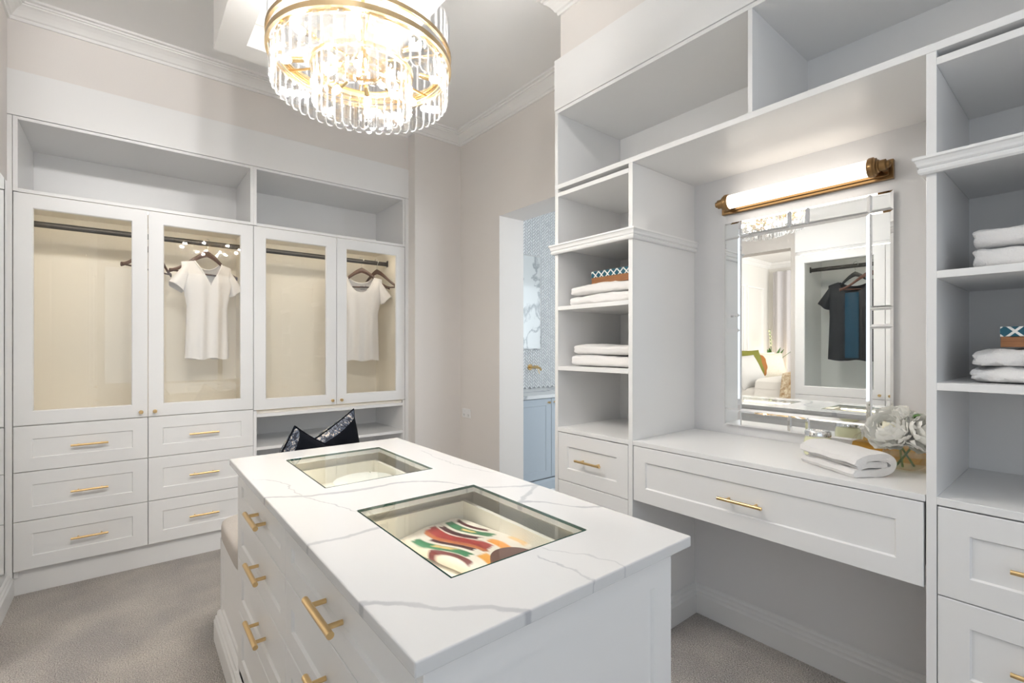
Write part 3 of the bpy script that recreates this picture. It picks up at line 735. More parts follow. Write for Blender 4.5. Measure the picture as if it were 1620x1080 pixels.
sl = place('slab', me); sl.parent = t; sl.matrix_parent_inverse = WM[t.name].inverted()
mo = sl.modifiers.new('bevel', 'BEVEL'); mo.width = 0.003; mo.segments = 3; mo.limit_method = 'ANGLE'; mo.angle_limit = 0.7
for y0, y1 in PANES:
    g = MB().box(PX0, PX1, y0, y1, IZ - 0.007, IZ - 0.0003)
    g.m = [0, 0, 1, 1, 1, 1]
    o = obj('glass_insert', g, ['pane_green', 'green_edge'], t, world=True)

t = thing('ottoman_bench', 'white panelled bench with a grey upholstered seat behind the island', 'bench', (0.308, 1.882, 0))
OX0, OX1, OY0, OY1 = 0.308, 0.855, 1.8815, 2.362
obj('base', MB().box(OX0 + .019, OX1 - .019, OY0, OY1 - .019, 0, 0.438), 'joinery', t, world=True)
d = obj('side_panel', shaker(OY1 - OY0, 0.438 - 0.10, rail=0.050), 'joinery', t); rot_part(d, OX0, OY1, 0.10, RZ)
d = obj('side_panel', shaker(OY1 - OY0, 0.438 - 0.10, rail=0.050), 'joinery', t); rot_part(d, OX1, OY0, 0.10, PI / 2)
d = obj('front_panel', shaker(OX1 - OX0, 0.438 - 0.10, rail=0.050), 'joinery', t); rot_part(d, OX1, OY1, 0.10, PI)
obj('skirting', MB().sweep(SK, [(OX0, OY0), (OX0, OY1), (OX1, OY1), (OX1, OY0)]), 'joinery', t, world=True)
def cushion_block(x0, x1, y0, y1, z0, z1, puff=0.012):
    mb = MB()
    def fn(u, v):
        th = 2 * PI * u; n = 8.0
        c, s_ = math.cos(th), math.sin(th)
        rr = (abs(c) ** n + abs(s_) ** n) ** (-1 / n)
        ph = v * PI; kz = -math.cos(ph); kr = max(0.0, math.sin(ph)) ** 0.14
        bulge = 1.0
        z = (z0 + z1) / 2 + (z1 - z0) / 2 * math.copysign(abs(kz) ** 0.35, kz)
        if kz > 0: z += puff * (1 - min(1, (abs(c) * rr * kr) ** 2)) * (1 - min(1, (abs(s_) * rr * kr) ** 2)) * kz
        return ((x0 + x1) / 2 + (x1 - x0) / 2 * c * rr * kr, (y0 + y1) / 2 + (y1 - y0) / 2 * s_ * rr * kr, z)
    mb.grid(fn, 72, 21, cu=True)
    return mb
ct = obj('seat_cushion', cushion_block(OX0 - 0.008, OX1 + 0.008, OY0 + .001, OY1 + 0.008, 0.439, 0.530), 'upholstery', t, world=True); ct['label'] = 'grey woven seat pad'

# ------------------------------------------------------------------ things in the island trays
t = thing('clutch_bag', 'bag with red, green and orange brush strokes under the near glass insert', 'bag', (0.652, 0.985, 0.748), 0.20)
mb = MB()
def bagf(u, v):
    th = 2 * PI * u; c, s_ = math.cos(th), math.sin(th); n = 9.0; rr = (abs(c) ** n + abs(s_) ** n) ** (-1 / n)
    ph = v * PI; kr = max(0.0, math.sin(ph)) ** 0.16; kz = -math.cos(ph)
    x, y = 0.102 * c * rr * kr, 0.150 * s_ * rr * kr
    return (x, y, 0.0145 + 0.0135 * math.copysign(abs(kz) ** 0.7, kz) + (0.0022 * math.sin(x * 55 + y * 14) if kz > 0 else 0))
mb.grid(bagf, 56, 17, cu=True)
obj('body', mb, 'brushed_stripes', t)
mb = MB(); n = 20
pr = [(-0.022 + 0.052 * math.cos(PI * k / n), 0.062 * math.sin(PI * k / n)) for k in range(n + 1)]
for zz in (0.026, 0.040): mb.add([(p[0], p[1] - 0.175, zz) for p in pr], [tuple(range(n + 1))])
mb.add([(p[0], p[1] - .175, z) for z in (0.026, 0.040) for p in pr], [(k, k + 1, n + 2 + k, n + 1 + k) for k in range(n)] + [(n, 0, n + 1, 2 * n + 1)])
o = obj('handle', mb, 'hanger_red', t, bevel=0.002); o['label'] = 'brown wooden half-round handle'
t = thing('accessory_case', 'round white case with a dark rim under the far glass insert', 'case', (0.640, 1.612, 0.748))
RB = 0.100
obj('base', MB().lathe([(0.0, 0.0), (RB - .006, 0.0), (RB, 0.006), (RB, 0.024), (RB - .002, 0.0255), (0, .0255)], 48), 'white_leather', t)
obj('rim', MB().lathe([(RB - .002, 0.0256), (RB + .0012, 0.0262), (RB + .0012, 0.0305), (RB - .002, 0.0312), (0, .0312), (0, .0256)], 48), 'dark_trim', t)
obj('lid', MB().lathe([(0, 0.0314), (RB - .001, 0.0314), (RB + .002, 0.034), (RB + .001, 0.041), (RB - .012, 0.0455), (0.04, 0.048), (0.0, 0.0485)], 48), 'white_leather', t)
obj('stud', MB().lathe([(0, 0.054), (0.003, 0.0535), (0.004, 0.050), (0.004, 0.045)], 12, c=(0.045, 0.06, -0.004)), 'chrome', t)

# ------------------------------------------------------------------ pillows on the bench
def pillow_mesh(name, w_, h_, d_, mats, pinch=0.22, seed=0, wrap=None):
    mb = MB(); n = 25
    def surf(sg):
        def fn(u, v):
            a, b_ = u * 2 - 1, v * 2 - 1
            k = max(0.0, (1 - a * a)) ** 0.45 * max(0.0, (1 - b_ * b_)) ** 0.45
            px = 1 - pinch * (1 - b_ * b_) * 0.28 * abs(a); pz = 1 - pinch * (1 - a * a) * 0.28 * abs(b_)
            nz = noise.noise(Vector((a * 2 + seed, b_ * 2, sg))) * 0.010 * k
            return (a * w_ / 2 * px, sg * (d_ / 2 * k + nz), b_ * h_ / 2 * pz)
        return fn
    mb.grid(surf(-1), n, n, 0); mb.grid(surf(1), n, n, 1)
    if wrap:            # the patterned front folds round this edge
        for j in range(n - 1):
            for i in range(n - 1):
                if (wrap == 'left' and i < 2) or (wrap == 'top' and j >= n - 3): mb.m[j * (n - 1) + i] = 1
    return mb.mesh(name, mats)
def pillow(label, loc, rot, w_, h_, d_, mats, group=None, seed=0, name='throw_pillow', wrap=None):
    t = thing(name, label, 'pillow', loc, group=group, rot=rot)
    me = pillow_mesh('cover', w_, h_, d_, mats, seed=seed, wrap=wrap)
    place('cover', me, t)
    e = MB(); pts = []
    for k in range(97):
        q = (k / 96 * 4) % 4; s_ = q % 1 * 2 - 1
        a, b_ = ((s_, -1), (1, s_), (-s_, 1), (-1, -s_))[int(q) % 4]
        px = 1 - 0.22 * (1 - b_ * b_) * 0.28 * abs(a); pz = 1 - 0.22 * (1 - a * a) * 0.28 * abs(b_)
        pts.append((a * w_ / 2 * px, 0, b_ * h_ / 2 * pz))
    e.path(pts, 0.0035, 6, cap=False)
    obj('piping', e, mats[0], t)
    return t
def eul(*ms):
    m_ = Matrix.Identity(3)
    for ax, an in ms: m_ = m_ @ Matrix.Rotation(an, 3, ax)
    return tuple(m_.to_euler())
pillow('black velvet pillow with floral front on the bench, lower left one', (0.545, 2.06, 0.740), eul(('Z', 0.50), ('X', 0.20), ('Y', 0.50)), 0.30, 0.30, 0.12, ['velvet', 'floral'], 'pillows on the bench', wrap='left')
pillow('black velvet pillow with floral front on the bench, taller right one', (0.735, 2.215, 0.745), eul(('Z', 0.50), ('X', 0.20), ('Y', -0.42)), 0.33, 0.33, 0.12, ['velvet', 'floral'], 'pillows on the bench', 3, wrap='top')

# ------------------------------------------------------------------ chandelier
CX, CY = 0.614, 1.557
t = thing('chandelier', 'round brass chandelier with tiers of clear crystal prisms', 'chandelier', (CX, CY, 2.0917))
t.scale = (0.905, 0.905, 0.905)
def crystal_mesh(L_, w_, d_, mt='crystal'):
    mb = MB()
    sec = [(-w_ / 2, 0), (w_ / 2, 0), (w_ / 2, d_ * .45), (w_ * .30, d_), (-w_ * .30, d_), (-w_ / 2, d_ * .45)]
    rows_ = []
    for z, s_ in ((0, 0.55), (0.010, 1.0), (L_ - 0.010, 1.0), (L_, 0.45)):
        rows_.append([(x * s_, d_ / 2 + (y - d_ / 2) * s_, z) for x, y in sec])
    v = [p for r_ in rows_ for p in r_]; n = 6
    f = [(i * n + k, i * n + (k + 1) % n, (i + 1) * n + (k + 1) % n, (i + 1) * n + k) for i in range(3) for k in range(n)]
    f += [tuple(range(n - 1, -1, -1)), tuple(range(3 * n, 4 * n))]
    mb.add(v, f); mb.m = [1 if (i % n in (1, 5) and i < 18) or i >= 18 else 0 for i in range(len(f))]
    return mb.mesh('crystal', [mt, 'crystal_edge_glint'])
def ring(R_, z0, z1, th, mat, name='ring'):
    return obj(name, MB().lathe([(R_ - th, z0), (R_, z0), (R_, z1), (R_ - th, z1), (R_ - th, z0)], 96), mat, t)
RO, RI = 0.318, 0.178
zz = 2.18
CRL = crystal_mesh(0.108, 0.035, 0.013); CRU = crystal_mesh(0.125, 0.035, 0.013, 'crystal_clear'); CRI = crystal_mesh(0.135, 0.029, 0.011)
ring(RO + .006, 2.286 - zz, 2.304 - zz, 0.010, 'champagne'); ring(RO + .006, 2.330 - zz, 2.344 - zz, 0.010, 'champagne')
ring(RO - .022, 2.289 - zz, 2.293 - zz, 0.004, 'champagne'); ring(RI + .004, 2.262 - zz, 2.276 - zz, 0.008, 'champagne'); ring(0.085, 2.272 - zz, 2.284 - zz, 0.012, 'brass_bright')
ring(RO - .020, 2.302 - zz, 2.307 - zz, 0.020, 'brass_bright', 'crystal_rail'); ring(RI - .008, 2.274 - zz, 2.278 - zz, 0.016, 'brass_bright', 'crystal_rail')
for k in range(48):
    a = 2 * PI * (k + .5) / 48
    for me, z, R_ in ((CRL, 2.176, RO - 0.018), (CRU, 2.338, RO - 0.012)):
        place('crystal', me, t, (R_ * math.cos(a), R_ * math.sin(a), z - zz), (0, 0, a - PI / 2))
for k in range(32):
    a = 2 * PI * k / 32
    place('crystal', CRI, t, ((RI - .010) * math.cos(a), (RI - .010) * math.sin(a), 2.134 - zz), (0, 0, a - PI / 2))
sp_ = MB()
for k in range(6):
    a = PI / 3 * k + .2
    sp_.tube((0.02 * math.cos(a), 0.02 * math.sin(a), 0.122), ((RO - .01) * math.cos(a), (RO - .01) * math.sin(a), 0.122), 0.0045, n=8)
obj('spokes', sp_, 'brass', t)
obj('rod', MB().tube((0, 0, 0.09), (0, 0, 0.94), 0.007, n=12).tube((0, 0, 0.09), (0, 0, 0.15), 0.022, n=16), 'brass', t)
obj('canopy', MB().lathe([(0, 0.92), (0.06, 0.92), (0.075, 0.935), (0.08, 0.97), (0.0, .97)], 32), 'brass', t)
def bulb(a, r0, z, tilt):
    d = Vector((math.cos(a) * math.cos(tilt), math.sin(a) * math.cos(tilt), math.sin(tilt)))
    p = Vector((math.cos(a) * r0, math.sin(a) * r0, z))
    s_ = obj('bulb_holder', MB().tube(p, p + d * 0.040, 0.0095, n=14), 'brass_bright', t)
    q = p + d * 0.040
    mb = MB(); u = d.orthogonal().normalized(); w_ = d.cross(u)
    prof = [(0.005, 0), (0.010, 0.006), (0.0125, 0.018), (0.011, 0.030), (0.006, 0.037), (0.0005, 0.039)]; n = 12
    v = [q + d * h + (u * math.cos(2 * PI * k / n) + w_ * math.sin(2 * PI * k / n)) * r_ for r_, h in prof for k in range(n)]
    mb.add(v, [(i * n + k, i * n + (k + 1) % n, (i + 1) * n + (k + 1) % n, (i + 1) * n + k) for i in range(5) for k in range(n)], 0, True)
    obj('bulb', mb, 'bulb', s_)
for k in range(8): bulb(2 * PI * k / 8 + .35, 0.205, 0.105, -0.15)
for k in range(6): bulb(2 * PI * k / 6, 0.07, 0.075, -0.5)

# ------------------------------------------------------------------ vanity mirror
MX = 2.085
t = thing('vanity_mirror', 'rectangular wall mirror with a mirrored border above the vanity', 'mirror', (2.108, 0.7625, 0.905), RZ)
# local: x runs towards the right of the photo, y into the wall; width .605, height .90
MWd, MHt, BW = 0.605, 0.897, 0.068
def bevelled(x0, x1, z0, z1, y, bev, dep, th):
    mb = MB()
    R_ = [[(x0, y + th, z0), (x1, y + th, z0), (x1, y + th, z1), (x0, y + th, z1)], [(x0, y + dep, z0), (x1, y + dep, z0), (x1, y + dep, z1), (x0, y + dep, z1)],
          [(x0 + bev, y, z0 + bev), (x1 - bev, y, z0 + bev), (x1 - bev, y, z1 - bev), (x0 + bev, y, z1 - bev)]]
    v = [p for r_ in R_ for p in r_]
    f = [(i * 4 + k, i * 4 + (k + 1) % 4, (i + 1) * 4 + (k + 1) % 4, (i + 1) * 4 + k) for i in range(2) for k in range(4)]
    mb.add(v, f, 1); mb.add(R_[2], [(0, 1, 2, 3)], 0); mb.add(R_[0], [(3, 2, 1, 0)], 1)
    return mb
h2 = MWd / 2
obj('backing', MB().box(-h2 + .004, h2 - .004, -0.012, 0.0, 0.004, MHt - .004), 'chrome', t)
g_ = obj('mirror_glass', bevelled(-h2 + BW, h2 - BW, BW, MHt - BW, -0.024, 0.010, 0.0030, 0.012), ['mirror', 'mirror_bevel'], t)
SQ = 0.066; zc = 1.357 - 0.905
def strip(x0, x1, z0, z1): obj('border_piece', bevelled(x0, x1, z0, z1, -0.023, 0.008, 0.004, 0.0105), ['mirror', 'mirror_bevel'], t)
for x0 in (-h2, h2 - BW):
    for z0 in (0, MHt - BW): strip(x0, x0 + BW, z0, z0 + BW)
    strip(x0, x0 + BW, BW, zc - SQ / 2); strip(x0, x0 + BW, zc - SQ / 2, zc + SQ / 2); strip(x0, x0 + BW, zc + SQ / 2, MHt - BW)
for z0 in (0, MHt - BW):
    strip(-h2 + BW, -SQ / 2, z0, z0 + BW); strip(-SQ / 2, SQ / 2, z0, z0 + BW); strip(SQ / 2, h2 - BW, z0, z0 + BW)

# ------------------------------------------------------------------ light bar over the mirror
t = thing('wall_light', 'antique brass bar light with a glowing tube above the mirror', 'wall light', (2.109, 0.77, 1.84), RZ)
LY = 0.310
obj('backplate', MB().box(-LY, LY, -0.020, 0, 0.004, 0.072).box(-LY + .012, LY - .012, -0.027, -0.020, 0.014, 0.062), 'bronze', t, bevel=0.002)
zt, yt, rt = 0.042, -0.068, 0.029
obj('glass_tube', MB().lathe([(0.001, -0.262), (rt, -0.262), (rt, 0.262), (0.001, .262)], 28, c=(0, yt, zt), axis='x'), 'tube', t)
for s in (-1, 1):
    pr = [(0.0, 0.250), (0.0315, 0.250), (0.0345, 0.254), (0.0345, 0.266), (0.030, 0.270), (0.030, 0.274), (0.0225, 0.277), (0.0225, 0.281), (0.019, 0.283), (0.019, 0.300), (0.012, 0.304), (0.012, 0.310), (0.0005, 0.316)]
    obj('end_cap', MB().lathe([(r_, s * x) for r_, x in pr], 28, c=(0, yt, zt), axis='x'), 'bronze', t)
    obj('bracket', MB().box(s * 0.284, s * 0.299, yt, -0.018, zt - 0.016, zt + 0.016), 'bronze', t, bevel=0.002)

# ------------------------------------------------------------------ towels
def towel_mesh(L_, D_, H_, seed, fluffy=0.004, grooves=2):
    """folded towel: x = length, y = depth (front fold at -D/2), z up from 0"""
    mb = MB(); nsec = 40; nx = 44
    def fn(u, v):
        x = math.sin((v - 0.5) * PI); th = 2 * PI * u
        c, s_ = math.cos(th), math.sin(th); n = 4.5; rr = (abs(c) ** n + abs(s_) ** n) ** (-1 / n)
        e = max(0.0, 1 - abs(x) ** 46) ** 0.5
        y = D_ / 2 * c * rr * (0.95 + 0.05 * e); z = H_ / 2 * s_ * rr * (0.70 + 0.30 * e)
        q = Vector((x * L_ * 14 + seed * 7.3, y * 22, z * 30))
        nz = noise.noise(q) * fluffy + noise.noise(q * 3.1) * fluffy * .5
        gro = (0.004 * abs(math.sin((z / H_ + .5) * PI * grooves))) if abs(x) > 0.985 else 0
        z += H_ / 2 + nz * (1 if s_ > -0.6 else 0.0)
        z += 0.004 * math.sin(x * 3 + seed) * (1 if s_ > 0 else 0)
        return (x * L_ / 2 + math.copysign(gro, x) + nz * .6, y + nz * .8, max(z, 0.0))
    mb.grid(fn, nsec, nx, cu=True)
    for v in (0, 1):
        ring_ = [fn(k / nsec, v) for k in range(nsec)]; cpt = Vector((0, 0, 0))
        for p in ring_: cpt += Vector(p) / nsec
        cpt.x += math.copysign(0.003, cpt.x)
        mb.add(ring_ + [tuple(cpt)], [(k, (k + 1) % nsec, nsec) for k in range(nsec)], 0, True)
    return mb.mesh('folded_towel', 'terry')
def towel(label, loc, L_, D_, H_, seed, group, fl=0.004, dz=0.0):
    o = place('folded_towel', towel_mesh(L_, D_, H_, seed, fl), None, loc, (0, 0, RZ + dz))
    return tag(o, label, 'towel', group)
GA = 'towels in the left tower'; GB = 'towels in the right tower'
# left tower: centre Y = 1.455
towel('white towel under the boxed towel, upper shelf of the doorway tower', (1.835, 1.440, 1.448), 0.385, 0.31, 0.052, 1, GA)
towel('white towel directly under the patterned box in the doorway tower', (1.835, 1.440, 1.499), 0.380, 0.30, 0.050, 2, GA)
towel('lower white towel on the middle shelf of the doorway tower', (1.835, 1.435, 1.158), 0.375, 0.31, 0.056, 3, GA)
towel('upper white towel on the middle shelf of the doorway tower', (1.835, 1.430, 1.213), 0.360, 0.30, 0.048, 4, GA)
towel('lower white towel on the upper shelf of the right-edge tower', (1.85, 0.035, 1.448), 0.345, 0.31, 0.057, 5, GB)
towel('waffle-textured white towel atop the upper stack of the right-edge tower', (1.85, 0.035, 1.504), 0.345, 0.31, 0.054, 6, GB)
towel('lower fluffy white towel under the wooden box in the right-edge tower', (1.85, 0.025, 1.158), 0.370, 0.31, 0.046, 7, GB, 0.009)
towel('fluffy white towel directly under the wooden box in the right-edge tower', (1.85, 0.025, 1.200), 0.365, 0.30, 0.046, 8, GB, 0.009)
def trinket(label, loc, rz, L_, D_, hb, hl):
    t = thing('trinket_box', label, 'box', loc, rz, 'patterned wooden boxes')
    obj('base', MB().box(-L_ / 2, L_ / 2, -D_ / 2, D_ / 2, 0, hb), 'wood_box', t, bevel=0.001)
    obj('lid', MB().box(-L_ / 2 - .001, L_ / 2 + .001, -D_ / 2 - .001, D_ / 2 + .001, hb + .0008, hb + hl), 'lattice', t, bevel=0.0015)
trinket('teal lattice-lidded wooden box on towels in the doorway tower', (1.80, 1.425, 1.549), RZ, 0.215, 0.15, 0.030, 0.030)
trinket('teal lattice-lidded wooden box on towels in the right-edge tower', (1.80, 0.055, 1.250), RZ, 0.215, 0.15, 0.026, 0.026)

# loosely folded hand towel on the vanity
def thick_profile(pts, th):
    """outline of a polyline of given thickness with round ends"""
    P_ = [Vector(p) for p in pts]; L_, R_ = [], []
    for i, p in enumerate(P_):
        d = (P_[min(i + 1, len(P_) - 1)] - P_[max(i - 1, 0)]).normalized(); n = Vector((-d.y, d.x)); h = th[i] / 2 if isinstance(th, list) else th / 2
        L_.append(p + n * h); R_.append(p - n * h)
    e1 = (P_[-1] - P_[-2]).normalized() * ((th[-1] if isinstance(th, list) else th) * .45); e0 = (P_[0] - P_[1]).normalized() * ((th[0] if isinstance(th, list) else th) * .45)
    return L_ + [P_[-1] + e1] + R_[::-1] + [P_[0] + e0]
def smooth_poly(pts, n=6):
    out = []
    for i in range(len(pts) - 1):
        p0 = Vector(pts[max(i - 1, 0)]); p1 = Vector(pts[i]); p2 = Vector(pts[i + 1]); p3 = Vector(pts[min(i + 2, len(pts) - 1)])
        for k in range(n):
            u = k / n
            out.append(0.5 * ((2 * p1) + (p2 - p0) * u + (2 * p0 - 5 * p1 + 4 * p2 - p3) * u * u + (3 * p1 - p0 - 3 * p2 + p3) * u ** 3))
    out.append(Vector(pts[-1])); return out
# profile in (b, z): lower layer, U-turn on the right, upper layer coming back, end tucked in
core = smooth_poly([(-0.070, 0.012), (-0.02, 0.012), (0.035, 0.013), (0.066, 0.022), (0.072, 0.040), (0.052, 0.056), (0.015, 0.062), (-0.03, 0.060), (-0.068, 0.046)], 5)
inner = smooth_poly([(0.048, 0.030), (0.030, 0.038), (-0.01, 0.038), (-0.05, 0.033)], 4)
mb = MB()
av = Vector((-0.53, -0.85, 0)).normalized(); bv = Vector((0.85, -0.53, 0)).normalized()
for cr, th, l0, l1, sd in ((core, 0.0225, -0.118, 0.118, 0), (inner, 0.020, -0.10, 0.112, 5)):
    pf = thick_profile(cr, th); n = len(pf); ns = 26; v = []
    for i in range(ns):
        s_ = i / (ns - 1); L_ = l0 + (l1 - l0) * s_
        lift = 0.006 * (1 - s_) ** 2
        for p in pf:
            nz = noise.noise(Vector((p.x * 30 + sd, p.y * 30, L_ * 18))) * 0.0035
            up = max(0, (p.y - 0.02) / 0.05)
            endr = (1 - (2 * s_ - 1) ** 12 * 0.06)
            v.append(av * (L_ + nz) * .9 + bv * (p.x * endr + 0.012 * math.sin(L_ * 14) * up) * .92 + Vector((0, 0, 1.0 * max(0.0, p.y * endr + nz + lift * up))))
    f = [(i * n + k, i * n + (k + 1) % n, (i + 1) * n + (k + 1) % n, (i + 1) * n + k) for i in range(ns - 1) for k in range(n)]
    mb.add(v, f, 0, True)
    m_ = len(cr)
    for i0 in (0, (ns - 1) * n):       # end caps as strips between the two sides
        capf = [(i0 + k, i0 + k + 1, i0 + (n - 3 - k), i0 + (n - 2 - k)) for k in range(m_ - 1)] + [(i0 + m_ - 1, i0 + m_, i0 + m_ + 1), (i0 + n - 2, i0 + n - 1, i0)]
        o_ = len(mb.v) - len(v)
        for q in capf: mb.f.append(tuple(a + o_ for a in q)); mb.m.append(0); mb.sm.append(True)
tw = tag(obj('hand_towel', mb, 'terry', loc=(1.785, 0.518, 0.8622)), 'loosely folded white hand towel on the vanity top', 'towel')

# ------------------------------------------------------------------ things on the vanity
t = thing('soap_jar', 'pale green bath salts jar with chrome lid behind the hand towel', 'jar', (1.925, 0.640, 0.8622))
obj('jar', MB().lathe([(0, 0), (0.038, 0), (0.043, 0.006), (0.044, 0.045), (0.041, 0.062), (0.036, 0.068), (0, .068)], 36), 'soap', t)
obj('lid', MB().lathe([(0, 0.0685), (0.038, 0.0685), (0.041, 0.072), (0.041, 0.084), (0.038, 0.089), (0.033, 0.0895), (0.031, 0.0875), (0, 0.0875)], 36), 'chrome', t)
t = thing('oil_bottle', 'wide round-shouldered glass bottle of amber bath oil behind the flowers', 'bottle', (2.025, 0.455, 0.8622), RZ)
def flask(W_, H_, D_, inset=0.0, fill=1.0):
    mb = MB(); n = 40; pr = []
    for k in range(n + 1):
        a = PI * k / n
        pr.append((-(W_ / 2 - inset) * math.copysign(abs(math.cos(a)) ** 0.55, math.cos(a)), (H_ - 2 * inset) * abs(math.sin(a)) ** 0.6))
    pr = [(x, min(z, H_ * fill) + inset) for x, z in pr]
    d = D_ / 2 - inset
    v = [(x, y, z) for y in (-d, d) for x, z in pr]; m_ = n + 1
    f = [tuple(range(m_)), tuple(range(2 * m_ - 1, m_ - 1, -1))] + [(k, k + 1, m_ + k + 1, m_ + k) for k in range(n)] + [(n, 0, m_, 2 * m_ - 1)]
    mb.add(v, f); return mb
obj('glass', flask(0.22, 0.100, 0.060), 'vase_glass', t, bevel=0.004)
o = obj('oil', flask(0.22, 0.100, 0.060, 0.005, 0.52), 'amber', t); o['label'] = 'amber oil filling the lower half'
t = thing('flower_vase', 'round clear glass bowl vase at the right end of the vanity', 'vase', (1.905, 0.388, 0.8622))
VP = [(0.0, 0.0), (0.030, 0.0), (0.046, 0.012), (0.060, 0.036), (0.062, 0.052), (0.055, 0.076), (0.042, 0.092), (0.036, 0.098)]
obj('bowl', MB().lathe(VP + [(0.033, 0.098), (0.039, 0.090), (0.052, 0.075), (0.058, 0.052), (0.056, 0.037), (0.042, 0.016), (0.028, 0.006), (0, 0.006)], 44), 'vase_glass', t)
obj('water', MB().lathe([(0, 0.0065), (0.027, 0.0065), (0.041, 0.0165), (0.0555, 0.0375), (0.0575, 0.050), (0.0, 0.050)], 40), 'water', t)
def petal_mesh(w_, h_, cup, frill, seed):
    mb = MB()
    def fn(u, v):
        a = u * 2 - 1
        wid = w_ * (0.30 + 0.70 * math.sin(min(1, v * 1.15) * PI / 2)) * (1 - 0.35 * max(0, v - .75) * 4 * 0.5)
        z = h_ * v * (1 - 0.16 * a * a * v)
        y = cup * (math.sin(v * PI * 0.85)) - cup * 0.75 * a * a * (0.3 + .7 * v) - 0.25 * cup * v * v
        fr_ = frill * v * v * math.sin(a * 7 + seed) + frill * .7 * noise.noise(Vector((a * 3 + seed, v * 3, 0)))
        return (a * wid / 2, y + fr_, z + fr_ * .6)
    mb.grid(fn, 9, 9); return mb.mesh('petal', 'petal')
PET = [petal_mesh(0.060, 0.050, 0.016, 0.0022, s_) for s_ in (1, 2.4, 4.1)]
def peony(label, loc, aim, R_, seed, foot):
    rng = random.Random(seed)
    q = Vector((0, 0, 1)).rotation_difference(Vector(aim).normalized()).to_euler()
    t = thing('peony', label, 'flower', loc, group='white peonies', rot=tuple(q))
    k_ = R_ / 0.05
    for ring_, (n, tilt, sc, off) in enumerate(((5, 0.12, 0.62, 0.004), (6, 0.38, 0.80, 0.007), (7, 0.72, 0.95, 0.009), (8, 1.12, 1.02, 0.010), (7, 1.55, 0.95, 0.010))):
        for k in range(n):
            a = 2 * PI * (k + 0.5 * (ring_ % 2) + rng.uniform(-.18, .18)) / n
            tl = tilt + rng.uniform(-.16, .16)
            m_ = Matrix.Rotation(a, 3, 'Z') @ Matrix.Rotation(-tl, 3, 'X')
            p = place('petal', PET[rng.randrange(3)], t, (-math.sin(a) * off * k_ * 1.0, math.cos(a) * off * k_, 0.002 * (4 - ring_) * k_), m_.to_euler())
            s_ = sc * k_ * rng.uniform(.9, 1.1); p.scale = (s_, -s_ if False else s_, s_)
    mb = MB().grid(lambda u, v: (0.014 * k_ * math.cos(2 * PI * u) * math.sin(PI * v) * (1 + .25 * math.sin(6 * PI * u)), 0.014 * k_ * math.sin(2 * PI * u) * math.sin(PI * v) * (1 + .25 * math.sin(6 * PI * u)), 0.022 * k_ - 0.018 * k_ * math.cos(PI * v)), 24, 9, cu=True)
    obj('heart', mb, 'petal_core', t)
    inv = WM[t.name].inverted()
    f_ = inv @ Vector(foot)
    stem = [Vector((0, 0, 0)), Vector((0, 0, -0.03)), f_ * 0.6 + Vector((0, 0, -.01)), f_]
    obj('stem', MB().path(stem, 0.0032, 8), 'stem', t)
    return t
vx, vy, vz = 1.905, 0.388, 0.8622
peony('large white peony facing forward, leftmost of the bouquet', (1.885, 0.420, vz + 0.118), (-0.62, 0.15, 0.55), 0.060, 1, (vx + 0.012, vy - 0.018, vz + 0.014))
peony('white peony at the top of the bouquet, farthest from the viewer', (1.945, 0.425, vz + 0.142), (-0.2, 0.25, 0.9), 0.054, 2, (vx - 0.020, vy + 0.004, vz + 0.014))
peony('white peony drooping toward the right-edge tower', (1.900, 0.345, vz + 0.118), (-0.55, -0.45, 0.50), 0.058, 3, (vx - 0.008, vy + 0.022, vz + 0.014))
def leaf_mesh(L_, W_):
    mb = MB().grid(lambda u, v: ((u * 2 - 1) * W_ / 2 * math.sin(PI * min(1, v * .97 + .02)) ** .8, L_ * v, 0.012 * math.sin(v * PI) - 0.006 * abs(u * 2 - 1)), 5, 9)
    return mb.mesh('leaf', 'leaf')
LF = leaf_mesh(0.042, 0.013)
for lab, loc, rot in (('dark green leaf standing up between the top peony and tower', (1.915, 0.372, vz + 0.150), (0.9, 0.25, 2.6)), ('small green leaf left of the top peony', (1.955, 0.465, vz + 0.128), (1.2, 0, 0.4))):
    t = thing('peony_leaf', lab, 'leaf', loc, group='peony leaves', rot=rot)
    place('blade', LF, t)
    obj('stalk', MB().path([(0, 0.002, 0.001), (0, -0.02, -0.006), (0, -0.045, -0.022)], 0.0015, 6), 'stem', t)

